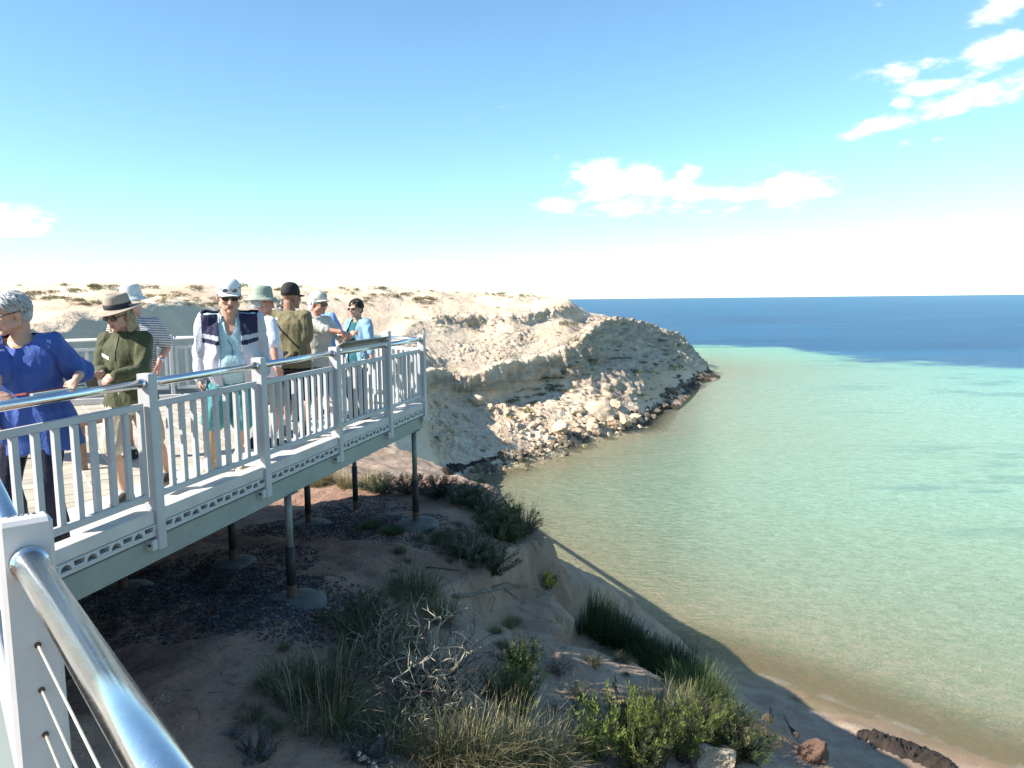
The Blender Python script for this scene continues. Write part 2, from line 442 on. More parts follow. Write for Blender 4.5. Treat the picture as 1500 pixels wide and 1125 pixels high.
# ------------------------------------------------------------------ the headland across the bay
rows_n = 10
ctrl = [
 [(-60,760,14.3),(-120,730,14.3),(-180,660,14.3),(-240,590,14.3),(-400,474,14),(-420,462,20),(-400,455,33),(-400,445,45),(-400,424,65)],
 [(250,760,20.3),(200,700,20.3),(140,640,20.3),(92,575,20.3),(0,474,20),(-14,464,26),(0,453,40),(0,441,52),(0,423,68)],
 [(390,740,29),(350,690,29),(300,630,29.5),(242,570,29.5),(150,465,29),(140,458,36),(146,449,46),(150,437,55),(150,420,72)],
 [(530,740,45),(505,690,45.5),(448,640,46),(400,572,46.5),(300,455,46),(296,450,51),(296,443,57),(300,435,66),(300,422,86)],
 [(625,750,45),(608,715,46),(582,660,47),(530,606,47.5),(455,552,48),(452,534,54),(452,498,62),(450,472,72),(450,420,95)],
 [(655,730,50),(642,700,50.5),(622,668,51),(600,640,51.5),(562,612,52),(560,568,59),(560,508,72),(562,484,80),(570,419,99)],
 [(665,755,49),(652,712,52.5),(640,645,60.5),(627,576,68.5),(623,550,69.3),(614,512,75),(608,476,83),(607,468,85),(610,425,101)],
 [(715,736,55),(697,701,59.7),(673,637,66),(657,578,72.5),(653,549,73.2),(650,508,78.5),(647,478,86),(646,463,88.5),(650,427,103)],
 [(778,712,61),(762,680,64.5),(735,630,69),(702,588,74),(697,552,74.6),(700,512,81),(703,483,90),(704,466,92),(708,431,110)],
 [(825,690,66),(805,666.5,67.8),(775,620,72.5),(742,581,77.5),(735,537,78.2),(740,508,84),(748,482,91),(752,466,93.5),(755,434,112)],
 [(876,668,71),(856,647.5,73.7),(825,602,77.5),(785,574,81.5),(775,529,82.5),(780,502,88),(788,477,95),(792,457,98),(796,437,113)],
 [(958,648,77),(938,630,80.3),(900,592,83.5),(855,553,87),(835,513,88),(834,488,93),(832,468,99),(830,449,103),(830,443,111)],
 [(985,619,87),(962,605.5,90.5),(935,570,92.5),(890,522,95.5),(868,484,97),(861,476,101),(856,468,106),(851,460,110),(848,452,116)],
 [(1003,588,99),(981,572,104.5),(960,545,106),(920,505,108.5),(898,473,110),(893,471,113),(890,469,116),(888,467,119),(886,465,122.5)],
 [(1034,567,119),(1013,555,124),(998,537,125.5),(965,505,127.5),(940,477,129),(938,475.5,131.5),(936,474,134),(934,472.5,136.5),(932,471,139)],
 [(1054,554,130),(1034,546,135),(1022,534,136.5),(1000,512,138.5),(974,486,140),(972,485,142.5),(970,484,145),(968,483,147.5),(966,482,150)],
 [(1060,547,144),(1038,542,149),(1032,536,150.5),(1018,522,152),(1000,504,154),(998,502.5,156),(996,501,158.5),(994,499.5,161),(992,498,163)],
 [(1040,544,168),(1015,538,170),(1008,536,171),(1002,534,172),(985,526,175),(980,525,177),(975,524,179),(970,523,181),(960,522,184)],
]
CP = np.zeros((len(ctrl), rows_n, 3))
for i, colm in enumerate(ctrl):
    for j, (a, b, dpt) in enumerate(colm):
        CP[i, j] = at_y(a, b, dpt)
    CP[i, 9] = CP[i, 8] + (CP[i, 8] * [1, 1, 0]) / np.linalg.norm(CP[i, 8, :2]) * (30 if i < 9 else 16)
    CP[i, 9, 2] = CP[i, 8, 2] - (2.5 if i < 8 else 5 + i * .6)
def crom(P, n_list):
    """Catmull-Rom along axis 0; n_list samples per segment"""
    out = []
    m = len(P)
    for i in range(m - 1):
        p0 = P[max(i - 1, 0)]; p1 = P[i]; p2 = P[i + 1]; p3 = P[min(i + 2, m - 1)]
        l01 = np.linalg.norm(p1 - p0, axis=-1, keepdims=True); l12 = np.linalg.norm(p2 - p1, axis=-1, keepdims=True) + 1e-6; l23 = np.linalg.norm(p3 - p2, axis=-1, keepdims=True)
        m1 = (p2 - p0) / (l01 + l12) * l12; m2 = (p3 - p1) / (l12 + l23) * l12
        for k in range(n_list[i]):
            t = k / n_list[i]
            out.append((2 * t ** 3 - 3 * t ** 2 + 1) * p1 + (t ** 3 - 2 * t ** 2 + t) * m1 + (-2 * t ** 3 + 3 * t ** 2) * p2 + (t ** 3 - t ** 2) * m2)
    out.append(P[-1]); return np.array(out)
cseg = [16, 18, 22, 26, 34, 34, 40, 44, 36, 36, 36, 34, 30, 30, 24, 18, 12]
rseg = [5, 26, 24, 18, 26, 26, 14, 26, 8]
Q = crom(CP, cseg)                                   # columns refined
Q = crom(np.swapaxes(Q, 0, 1), rseg)                 # rows refined -> (rows, cols, 3)
nr, nc = Q.shape[:2]
rowpar = np.concatenate([[i + k / s for k in range(s)] for i, s in enumerate(rseg)] + [[len(rseg)]])
colpar = np.concatenate([[i + k / s for k in range(s)] for i, s in enumerate(cseg)] + [[len(cseg)]])
RP, CPp = np.meshgrid(rowpar, colpar, indexing='ij')
tu = np.gradient(Q, axis=0); tv = np.gradient(Q, axis=1)
N = np.cross(tv, tu); N /= np.linalg.norm(N, axis=2, keepdims=True) + 1e-9
if N[..., 2].mean() < 0: N = -N
Pf = Q.reshape(-1, 3); Nf = N.reshape(-1, 3); rp = RP.ravel(); cp = CPp.ravel()
dist = np.hypot(Pf[:, 0], Pf[:, 1])
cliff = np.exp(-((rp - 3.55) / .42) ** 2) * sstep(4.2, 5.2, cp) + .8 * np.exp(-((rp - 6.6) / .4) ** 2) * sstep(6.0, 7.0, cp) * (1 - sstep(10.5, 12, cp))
headw = sstep(10.2, 11.3, cp) * sstep(1.2, 2.2, rp) * (1 - sstep(4.3, 4.9, rp))
cliff = np.clip(cliff + headw * .75, 0, 1)
rubble = sstep(.9, 1.3, rp) * (1 - sstep(2.6, 3.4, rp)) * sstep(5.2, 6.2, cp) * (1 - .75 * sstep(10.4, 11.6, cp))
upper = sstep(4.05, 4.3, rp) * (1 - sstep(5.4, 6.2, rp)) * sstep(4.5, 5.2, cp)
sc1 = Pf * [1, 1, 1.6]
disp = .45 * fbm(Pf * .09, 3)
rl = np.maximum(0, fbm(Pf * 1.05 + 3, 3))
patch = sstep(-.25, .35, fbm(Pf * .16 + 21, 3))
disp += rubble * (.55 * rl + .28 * np.maximum(0, fbm(Pf * 2.4, 2))) * (.35 + .65 * patch)
disp += cliff * (.5 * ridged(Pf * [.45, .45, .14], 5, .6) - .3 + .28 * fbm(Pf * [.6, .6, 3.2], 4) + .35 * np.maximum(0, fbm(Pf * .35 + 60, 4)))
disp += upper * (.32 * np.maximum(0, fbm(Pf * .9 + 8, 3)) * patch + .15 * fbm(Pf * 2.2, 2) * patch)
dune = sstep(4.6, 6.5, rp)
disp += dune * (.4 * fbm(Pf * [.14, .14, .3] + 70, 3) + .12 * np.abs(fbm(Pf * .7, 3)))
bank = np.exp(-((rp - 3.2) / 1.1) ** 2) * (1 - sstep(3.8, 5, cp))
disp += bank * (.10 * fbm(Pf * [1.6, 1.6, .8], 4))
disp *= sstep(.55, 1.2, rp) * .95 + .05
lip = np.exp(-((rp - 4.0) / .12) ** 2) * sstep(4.2, 5.2, cp)
disp += lip * .35 * ridged(Pf * .6 + 4, 3)
Pd = Pf + Nf * disp[:, None]
edge = np.exp(-((rp - 4.0) / .3) ** 2)
Pd[:, 2] += .25 * fbm(Pf * .5 + 31, 3) * edge
wetf = 1 - sstep(.3, .9, Pd[:, 2] - SEA + .7 * pn(Pf * .6))
darkrock = wetf * (sstep(10.6, 11.6, cp) + .35 * sstep(7.5, 8.5, cp)).clip(0, 1)
landm = bpy.data.materials.new('pale_limestone_sand'); t = NT(landm)
v = t.pos(); rk = t.attr('rock'); wt = t.attr('wet'); rb = t.attr('rubble')
n1 = t.noise(v, .16, 6, .6); n2 = t.noise(v, 1.4, 6, .65); n3 = t.noise(v, 6, 4, .7)
strata = t.noise(t.scale(v, (.12, .12, 1.5)), 1.2, 5, .6)
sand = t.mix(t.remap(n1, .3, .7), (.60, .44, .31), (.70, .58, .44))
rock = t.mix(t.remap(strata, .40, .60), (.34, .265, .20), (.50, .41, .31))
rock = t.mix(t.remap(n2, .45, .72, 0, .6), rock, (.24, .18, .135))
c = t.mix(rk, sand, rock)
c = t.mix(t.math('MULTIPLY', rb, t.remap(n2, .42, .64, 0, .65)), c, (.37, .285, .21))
c = t.mix(t.remap(n3, .58, .7, 0, .35), c, (.31, .24, .17))
c = t.mix(wt, c, (.045, .038, .03))
t.set(t.b.inputs['Base Color'], c); t.b.inputs['Roughness'].default_value = .92; t.b.inputs['Specular IOR Level'].default_value = .15
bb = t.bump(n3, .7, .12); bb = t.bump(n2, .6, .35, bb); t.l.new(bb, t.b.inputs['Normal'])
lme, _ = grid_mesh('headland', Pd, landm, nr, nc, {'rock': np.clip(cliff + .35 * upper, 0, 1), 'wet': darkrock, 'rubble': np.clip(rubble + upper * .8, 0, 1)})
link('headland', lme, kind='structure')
def bvh_of(P, nu, nv):
    a = np.arange(nu * nv).reshape(nu, nv)
    q = np.stack([a[:-1, :-1], a[:-1, 1:], a[1:, 1:], a[1:, :-1]], -1).reshape(-1, 4)
    return BVHTree.FromPolygons([tuple(p) for p in P], [tuple(i) for i in q.tolist()])
GB = bvh_of(Pg, len(gy), len(gx))
LB = bvh_of(Pd, nr, nc)
def drop_on(x, y, tree=None):
    best = None
    for tr in ([tree] if tree else [GB, LB]):
        h = tr.ray_cast(Vector((x, y, 60)), Vector((0, 0, -1)))
        if h[0] is not None and (best is None or h[0].z > best[0].z): best = h
    return best
def hit(px, py):
    """where the sight line of the photograph meets the land"""
    dv = ray(px, py).normalized(); best = None
    for tr in (GB, LB):
        h = tr.ray_cast(CAM, dv)
        if h[0] is not None and (best is None or h[3] < best[3]): best = h
    return best or (None, None, None, 0)

# ------------------------------------------------------------------ sea and sky haze
rr = np.concatenate([np.linspace(6, 60, 110), np.geomspace(61, 400, 150), np.geomspace(410, 60000, 60)])
aa = np.linspace(R(-100), R(130), 420)
RR, AA = np.meshgrid(rr, aa, indexing='ij')
WP = np.stack([RR * np.sin(AA), RR * np.cos(AA), np.full_like(RR, SEA)], -1).reshape(-1, 3)
sd_ = np.clip(poly_dist(WP[:, :2], SHORE), -30, 500)
seam = bpy.data.materials.new('sea_water'); t = NT(seam)
v = t.pos(); sh = t.attr('offshore')
big = t.noise(v, .018, 5, .6); wobn = t.noise(v, .05, 6, .62)
# line where the sandy flats end and the seagrass begins
sep = t.node('ShaderNodeSeparateXYZ'); t.l.new(v, sep.inputs[0])
p0 = at_z(1000, 503, SEA); p1 = at_z(1500, 541, SEA)
dl = (p1 - p0); nl = Vector((-dl.y, dl.x, 0)).normalized()
if nl.y < 0: nl = -nl
ln = t.math('ADD', t.math('MULTIPLY', sep.outputs[0], nl.x), t.math('MULTIPLY', sep.outputs[1], nl.y))
ln = t.math('SUBTRACT', ln, nl.dot(p0))
ln = t.math('ADD', ln, t.math('MULTIPLY', t.math('SUBTRACT', wobn, .5), 75.0))
deepf = t.remap(ln, -6, 9.0)
flat = t.node('ShaderNodeValToRGB'); e = flat.color_ramp.elements
e[0].position = 0; e[0].color = (.26, .19, .11, 1); e[1].position = 1; e[1].color = (.035, .31, .31, 1)
for p_, c_ in ((.035, (.27, .245, .16)), (.11, (.245, .31, .215)), (.3, (.235, .385, .30)), (.6, (.17, .42, .365))):
    q = e.new(p_); q.color = (*c_, 1)
t.l.new(t.math('DIVIDE', t.math('ADD', sh, t.math('MULTIPLY', t.math('SUBTRACT', big, .5), 14.0)), 95.0, True), flat.inputs[0])
weed = t.remap(t.noise(t.scale(v, (.6, 1.6, 1)), .06, 6, .72), .545, .62, 0, .75)
weed = t.math('MULTIPLY', weed, t.remap(sh, 14, 34))
shal = t.mix(weed, flat.outputs[0], (.075, .20, .20))
fine = t.noise(t.scale(v, (.8, 1.4, 1)), 1.9, 6, .75)  # ripple-light mottle, like caustics, painted into the shallow water colour
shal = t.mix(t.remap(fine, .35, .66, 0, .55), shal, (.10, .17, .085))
dv_ = t.remap(sep.outputs[1], 150, 1400)
deep = t.mix(t.remap(t.noise(t.scale(v, (.3, 1, 1)), .03, 6, .7), .3, .7), (.002, .050, .15), (.006, .095, .22))
deep = t.mix(dv_, deep, (.004, .085, .20))
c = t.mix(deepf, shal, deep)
fo = t.math('MULTIPLY', t.remap(sh, .02, .16), t.remap(sh, .22, .55, 1, 0)); fo = t.math('MULTIPLY', fo, t.remap(t.noise(v, .8, 5, .7), .42, .6, 0, .8)); c = t.mix(fo, c, (.75, .76, .74))
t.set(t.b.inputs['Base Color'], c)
t.set(t.b.inputs['Roughness'], t.remap(sep.outputs[1], 20, 160, .12, .3)); t.b.inputs['IOR'].default_value = 1.33; t.set(t.b.inputs['Specular IOR Level'], t.remap(sep.outputs[1], 60, 200, .42, .03))
wv1 = t.noise(t.scale(v, (.75, 1.5, 1)), 2.2, 5, .65); wv2 = t.noise(t.scale(v, (.8, 1.3, 1)), 7.5, 4, .65)
bb = t.bump(wv2, .9, .10); bb = t.bump(wv1, .9, .3, bb)
bb = t.bump(t.noise(t.scale(v, (.5, 1.3, 1)), .25, 4, .6), .5, .5, bb)
t.l.new(bb, t.b.inputs['Normal'])
tp = t.node('ShaderNodeBsdfTransparent'); tp.inputs[0].default_value = (.93, .97, .93, 1)
mx = t.node('ShaderNodeMixShader')
t.l.new(t.remap(sh, -.2, 4.0, .16, .96), mx.inputs[0]); t.l.new(tp.outputs[0], mx.inputs[1]); t.l.new(t.b.outputs[0], mx.inputs[2]); t.l.new(mx.outputs[0], t.out.inputs[0])
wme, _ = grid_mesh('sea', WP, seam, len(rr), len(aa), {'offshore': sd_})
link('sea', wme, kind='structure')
# ------------------------------------------------------------------ the viewing platform
A = Vector((.2267, 1, 0)).normalized()              # along the seaward fence
NI = Vector((-A.y, A.x, 0))                         # towards the inside
UP = Vector((0, 0, 1))
def fpt(y, off=0.0, z=0.0):
    return Vector((fence_x(y), y, z)) + NI * off
def on_fence(px, py):
    dv = ray(px, py); t = 3.856 / (.2267 * dv.y - dv.x); return t * dv.y
white_metal = mat('white_painted_metal', (.44, .44, .445), .42, 0, .08, 2.5, .08, 120, .001)
cream_metal = mat('grey_painted_metal', (.47, .475, .47), .4, 0, .04, 3)
steel = bpy.data.materials.new('brushed_stainless'); t = NT(steel)
v = t.coord(); n = t.noise(t.scale(v, (1, 1, 1)), 9, 6, .7)
t.set(t.b.inputs['Base Color'], t.mix(t.remap(n, .3, .7), (.68, .69, .70), (.80, .80, .79)))
t.b.inputs['Metallic'].default_value = 1
sc = t.noise(v, 140, 4, .7)
t.set(t.b.inputs['Roughness'], t.remap(sc, .45, .8, .2, .3))
t.l.new(t.bump(sc, .02, .001), t.b.inputs['Normal'])
deck_m = mat('weathered_composite_board', (.40, .355, .285), .8, 0, .14, 2.2, .25, 60, .003, .2, None, True, .07)
panel_m = mat('pale_composite_panel', (.52, .495, .46), .7, 0, .07, 3, .12, 90, .002, .25, None, True, .04)
kerb_m = mat('pale_kerb', (.52, .495, .455), .65, 0, .09, 4, .2, 80, .002, .25, None, True)
joint_m = mat('pale_joint', (.60, .57, .50), .8)
beam_m = mat('green_grey_beam', (.26, .29, .26), .5, 0, .12, 1.3, .1, 40, .002, .3, None, True)
dark_m = mat('plain_black', (.018, .018, .02), .7)  # flat black; also paints the shade behind the board-end slots
colm = mat('galvanised_column', (.19, .21, .195), .5, 0, .15, 5)
sleeve_m = mat('tarred_sleeve', (.028, .027, .028), .6, 0, .3, 6, .2, 40)
rust_m = mat('rusty_base', (.10, .055, .035), .85, 0, .3, 12, .3, 60)
conc_m = mat('grey_concrete', (.15, .145, .135), .9, 0, .2, 6, .4, 50, .006, .2, None, True)

JOINT = Vector((-2.95, 4.01, 0)); CORNER = Vector((-1.34, 11.1, 0)); APEX = Vector((-3.25, 13.3, 0)); FAR1 = Vector((-5.5, 12.45, 0)); FAR2 = Vector((-12.0, 10.0, 0))
WDIR = (Vector((-1.12, 1.73, 0)) - JOINT).normalized()
WEND = JOINT + WDIR * 7.6
deck_poly = [WEND, JOINT, Vector((fence_x(11.1), 11.1, 0)), APEX, FAR1, FAR2, Vector((-12.5, -4, 0))]
CORNER = deck_poly[2]
plat = thing('viewing_platform', 'raised viewing platform of pale boards on steel columns over the clifftop', 'platform', (0, 0, 0))

def clip(poly, n, c):
    """keep the part of poly where p.n <= c"""
    out = []
    for i, p in enumerate(poly):
        q = poly[(i + 1) % len(poly)]; dp = p.dot(n) - c; dq = q.dot(n) - c
        if dp <= 0: out.append(p)
        if dp * dq < 0: out.append(p + (q - p) * (dp / (dp - dq)))
    return out
bd = Vector((math.sin(R(55)), math.cos(R(55)), 0)); bn = Vector((bd.y, -bd.x, 0))
FRONT = .95
inner = clip(deck_poly, -NI, -(Vector((fence_x(5), 5, 0)).dot(NI) + FRONT + .008))
lo = min(p.dot(bn) for p in inner); hi = max(p.dot(bn) for p in inner); BWID = .145
k = lo
while k < hi:
    s_ = clip(clip(inner, bn, min(k + BWID - .006, hi)), -bn, -k)
    if len(s_) > 2 and max(p.dot(bd) for p in s_) - min(p.dot(bd) for p in s_) > .15:
        zt = random.uniform(-.003, 0)
        MB().prism(s_, -.045, zt).build('deck_board', deck_m, plat)
    k += BWID
# pale joint strips laid square to the boards
lo2 = min(p.dot(bd) for p in inner); hi2 = max(p.dot(bd) for p in inner); k = lo2 + .2
while k < hi2:
    s_ = clip(clip(inner, bd, k + .012), -bd, -k)
    if len(s_) > 2: MB().prism(s_, -.002, .002).build('joint_strip', joint_m, plat)
    k += .26
# smooth pale panels behind the seaward kerb
ys = np.arange(3.3, 11.6, .74)
front = clip(deck_poly, NI, Vector((fence_x(5), 5, 0)).dot(NI) + FRONT)
for ya, yb in zip(ys[:-1], ys[1:]):
    s_ = clip(clip(front, A, fpt(yb).dot(A) - .005), -A, -fpt(ya).dot(A))
    s_ = clip(s_, -NI, -(fpt(5).dot(NI) + .275))
    if len(s_) > 2: MB().prism(s_, -.045, random.uniform(-.003, .001)).build('deck_panel', panel_m, plat)

# kerb, board ends, gap strip and edge beam on the seaward side
def run(p, q, off, wid, z0, z1, name, m, bev=.004, parent=plat, ext=0):
    d_ = (q - p); L = d_.length + ext; d_.normalize(); nn = Vector((-d_.y, d_.x, 0)); c_ = (p + q) / 2 + nn * off
    return MB().box((c_.x, c_.y, (z0 + z1) / 2), L, wid, z1 - z0, d_, nn, bev=bev).build(name, m, parent)
yj, yc = JOINT.y, CORNER.y
post_px = [(215.5, 562), (379, 535), (490, 517), (566, 503), (617, 496)]
post_y = [yj + .05] + [on_fence(*p) for p in post_px]
for ya, yb in zip(post_y[:-1], post_y[1:]):
    run(fpt(ya + .05), fpt(yb - .05), +.035, .13, .003, .098, 'kerb', kerb_m)
run(fpt(yj - .05), fpt(yc), .06, .1, -.30, -.115, 'edge_beam', beam_m, .006)
run(fpt(yj - .05), fpt(yc), .10, .1, -.114, -.092, 'gap_strip', dark_m, 0)
run(fpt(yj - .05), fpt(yc), .031, .12, -.090, -.060, 'ledger', cream_metal, .003)
PER = .215
prof = MB()
def pr(poly, d0=-.034, d1=.25, mi=0):
    n_ = len(poly); vs = [(x, d0, z) for x, z in poly] + [(x, d1, z) for x, z in poly]
    prof.add(vs, [tuple(range(n_)), tuple(range(n_, 2 * n_))[::-1]] + [(i, n_ + i, n_ + (i + 1) % n_, (i + 1) % n_) for i in range(n_)], mi)
h = PER / 2 - .0015
pr([(-h, 0), (-h, -.012), (h, -.012), (h, 0)])
xs = [.062 + (h - .062) * k / 6 for k in range(7)]
for sgn in (1, -1):
    for a_, b_ in zip(xs[:-1], xs[1:]):
        za = -.058 + .040 * math.sqrt(max(0, 1 - ((h - a_) / (h - .062)) ** 2)); zb = -.058 + .040 * math.sqrt(max(0, 1 - ((h - b_) / (h - .062)) ** 2))
        q_ = [(sgn * a_, -.0121), (sgn * a_, za), (sgn * b_, zb), (sgn * b_, -.0121)]
        pr(q_ if sgn > 0 else q_[::-1])
    q_ = [(sgn * .046, -.0121), (sgn * .038, -.058), (sgn * .0619, -.058), (sgn * .0619, -.0121)]
    pr(q_ if sgn > 0 else q_[::-1])
pr([(-.0385, -.046), (-.0375, -.058), (.0375, -.058), (.0385, -.046)])
pme = prof.mesh('board_end'); pme.materials.append(cream_metal)
rotA = math.atan2(A.y, A.x)
sA = yj - .1
n_end = int((yc - sA) / (PER * A.y))
for k in range(n_end):
    o = link('board_end', pme, plat)
    o.location = fpt(sA + (k + .5) * PER * A.y, 0, 0); o.rotation_euler = (0, 0, rotA)
run(fpt(yj - .05), fpt(yc), .262, .016, -.058, -.013, 'slot_shade_strip', dark_m, 0)  # dark backing that paints shade into the board-end slots
# other sides of the platform
for p, q in ((CORNER, APEX), (APEX, FAR1), (FAR1, FAR2)):
    run(p, q, .03, .11, .003, .098, 'kerb', kerb_m, ext=.04)
    run(p, q, .05, .1, -.30, -.05, 'edge_beam', beam_m, .006)
run(WEND, JOINT, .05, .1, -.30, -.05, 'edge_beam', beam_m, .006)
# bearers and joists below
for off in (1.05, 2.1, 3.6):
    run(fpt(3.5), fpt(11.2), off, .09, -.32, -.15, 'bearer', beam_m, 0)
for y in np.arange(4.6, 11.6, 1.05):
    p = fpt(y, .12); q = fpt(y, 4.2)
    run(p, q, 0, .06, -.15, -.046, 'joist', beam_m, 0)
# columns: (pixel of the foot, depth)
def ground_at(x, y):
    h_ = drop_on(x, y, GB); return h_[0].z
cols = [(435, 890, None), (615, 790, None), (343, 835, 8.9), (181, 868, 8.0), (452, 765, 11.3), (521, 736, 12.7)]
COLXY = []
for px, py, yy in cols:
    if yy is None:
        yy = on_fence(px, py) + .02; p = fpt(yy, .06)
    else:
        p = at_y(px, py, yy)
    x, y = p.x, p.y; gz = ground_at(x, y); COLXY.append((x, y, gz))
    zt = -.30
    sl = random.uniform(.42, .52); zs = gz + (zt - gz) * sl
    c_ = MB().tube([(x, y, zs), (x, y, zt)], .037, 14).build('support_column', colm, plat, True)
    MB().tube([(x, y, gz - .15), (x, y, gz + .18)], .049, 14, 1).tube([(x, y, gz + .18), (x, y, zs)], .047, 14, 0).build('sleeve', [sleeve_m, rust_m], c_, True)
    MB().box((x, y, zt + .005), .16, .16, .012, A, NI).build('cap_plate', colm, c_)
    if (px, py) != (521, 736):
        rr_ = .29 + random.uniform(-.04, .05)
        MB().lathe([(rr_ * 1.02, -.22), (rr_, 0.0), (rr_ * .86, .035), (rr_ * .45, .05), (.07, .055)], (x, y, gz - .005), 26, 0, 1.1, .95, lambda a, b, r: .015 * math.sin(5 * a + 3 * b)).build('footing', conc_m, c_, True)
    else:
        MB().lathe([(.2, -.2), (.19, 0), (.1, .02)], (x, y, gz), 16).build('footing', conc_m, c_, True)

# ------------------------------------------------------------------ balustrades
def post(p, parent, h=1.10, z0=-.20, sx=.09, sy=.105, d_=A, name='post', m=white_metal):
    nn = Vector((-d_.y, d_.x, 0))
    return MB().box((p.x, p.y, (h + z0) / 2), sx, sy, h - z0, d_, nn, bev=.006).build(name, m, parent)
BAL = MB().box((0, 0, 0), .046, .034, 1.0, bev=.003).mesh('baluster'); BAL.materials.append(white_metal)
def panel(p, q, parent, zb=.20, zt=.865, off=.0, sp=.143):
    d_ = q - p; L = d_.length; d_.normalize(); nn = Vector((-d_.y, d_.x, 0)); c_ = (p + q) / 2 + nn * off
    fr = MB().box((c_.x, c_.y, zt), L, .04, .05, d_, nn, bev=.004).box((c_.x, c_.y, zb), L, .04, .05, d_, nn, bev=.004)
    for s_ in (-1, 1):
        e_ = c_ + d_ * (s_ * (L / 2 - .02)); fr.box((e_.x, e_.y, (zt + zb) / 2), .04, .038, zt - zb - .05, d_, nn, bev=.003)
    f = fr.build('panel_frame', white_metal, parent)
    n_ = max(2, int(round((L - .04) / sp)))
    for k in range(1, n_):
        e_ = p + d_ * (.02 + (L - .04) * k / n_) + nn * off
        o = link('baluster', BAL, f); o.location = (e_.x, e_.y, (zt + zb) / 2); o.rotation_euler = (0, 0, math.atan2(d_.y, d_.x)); o.scale = (1, 1, zt - zb - .052)
    return f
def handrail(p, q, parent, z=1.03, r=.031, m=steel, gap=.05):
    d_ = (q - p).normalized(); a_ = p + d_ * gap; b_ = q - d_ * gap
    h_ = MB().tube([(a_.x, a_.y, z), (b_.x, b_.y, z)], r, 20).build('handrail', m, parent, True)
    for e_, s_ in ((a_, 1), (b_, -1)):
        MB().tube([(e_.x - d_.x * .004 * s_, e_.y - d_.y * .004 * s_, z), (e_.x + d_.x * .03 * s_, e_.y + d_.y * .03 * s_, z)], r + .006, 20).build('collar', steel, h_, True)
    return h_
bal = thing('balustrade', 'white post and bar balustrade with steel handrail along the seaward edge', 'balustrade', fpt(7.5))
bal.location = (0, 0, 0)
bolt_m = mat('dark_bolt', (.09, .09, .095), .5, .6)
POSTS = [fpt(y) for y in post_y]
for i, p in enumerate(POSTS):
    po = post(p + NI * .0, bal, 1.10 + (.11 if i == 4 else 0))
    MB().box(p + A * -.075 + NI * .0 + UP * -.15, .055, .09, .08, A, NI, bev=.004).build('bracket', cream_metal, po)
    b_ = MB()
    for s_ in (-.02, .025):
        q_ = p + A * -.104 + NI * s_ + UP * -.145; b_.tube([q_, q_ - A * .012], .011, 6)
    b_.build('bolt', bolt_m, po)
for i, (p, q) in enumerate(zip(POSTS[:-1], POSTS[1:])):
    panel(p + A * .062, q - A * .062, bal, off=.01)
    handrail(p, q, bal)
bal2 = thing('balustrade', 'white barred balustrade round the far end of the platform behind the people', 'balustrade')
ends = [CORNER, CORNER.lerp(APEX, .5), APEX, APEX.lerp(FAR1, .62), FAR1 + (FAR2 - FAR1) * .02, FAR1.lerp(FAR2, .27), FAR1.lerp(FAR2, .53), FAR1.lerp(FAR2, .8), FAR2]
for i, p in enumerate(ends):
    if i: post(p, bal2, 1.08, -.1, .06, .06, (ends[i] - ends[i - 1]).normalized())
for i, (p, q) in enumerate(zip(ends[:-1], ends[1:])):
    d_ = (q - p).normalized()
    panel(p + d_ * .06, q - d_ * .06, bal2, .21, .88, 0, .15)
    handrail(p, q, bal2, 1.03, .027, steel if i < 2 else cream_metal)

# the wire balustrade beside the photographer
wire_m = mat('pale_wire_rope', (.60, .57, .48), .45, .5, .1, 80, .5, 400, .001)
wb = thing('wire_balustrade', 'wire rope balustrade with a thick shiny steel handrail in the near corner', 'balustrade')
NP = Vector((-1.163, 1.735, 0)); pz = at_z(232, 1125, 1.0)
W1 = (NP - JOINT).normalized(); W2 = (Vector((pz.x, pz.y, 0)) - NP).normalized()
wn2 = Vector((-W2.y, W2.x, 0)); np2 = NP + W2 * 2.1
nearpost_m = bpy.data.materials.new('chipped_white_paint'); t = NT(nearpost_m)
v = t.coord(); n = t.noise(v, 5, 5, .6); spk = t.noise(v, 55, 4, .8)
c = t.mix(t.remap(n, .3, .7), (.47, .455, .455), (.52, .505, .50)); c = t.mix(t.remap(spk, .70, .76), c, (.16, .13, .11)); c = t.mix(t.remap(t.noise(v, 38, 3, .7), .70, .74), c, (.85, .85, .85))
t.set(t.b.inputs['Base Color'], c); t.b.inputs['Roughness'].default_value = .4; t.l.new(t.bump(spk, .15, .002), t.b.inputs['Normal'])
for p in (NP, np2):
    po = MB().box((p.x, p.y, .45), .075, .112, 1.30, W2, wn2, bev=.010).build('post', nearpost_m, wb)
    if p is NP:
        for s_ in (-1, 1):
            for k in range(4):
                q_ = p + W2 * (s_ * .0375) + UP * (.795 - .113 * k) + wn2 * .004
                MB().tube([q_ - W2 * (.001 * s_), q_ + W2 * (.0025 * s_)], .0075, 10).build('wire_hole', rust_m, po)
        mk = MB()      # pen marks on the cap
        for a_, b_ in (((-.03, -.004), (-.022, .006)), ((-.022, .006), (-.014, -.004)), ((-.008, -.004), (-.005, .006)), ((-.005, .006), (.001, -.004)), ((.001, -.004), (.005, .006)), ((.012, -.004), (.016, .006)), ((.021, .006), (.028, .006)), ((.028, .006), (.022, -.004)), ((.022, -.004), (.030, -.004))):
            mk.tube([p + wn2 * a_[0] - W2 * (a_[1] + .018) + UP * 1.1003, p + wn2 * b_[0] - W2 * (b_[1] + .018) + UP * 1.1003], .0011, 4)
        mk.build('pen_mark', dark_m, po)
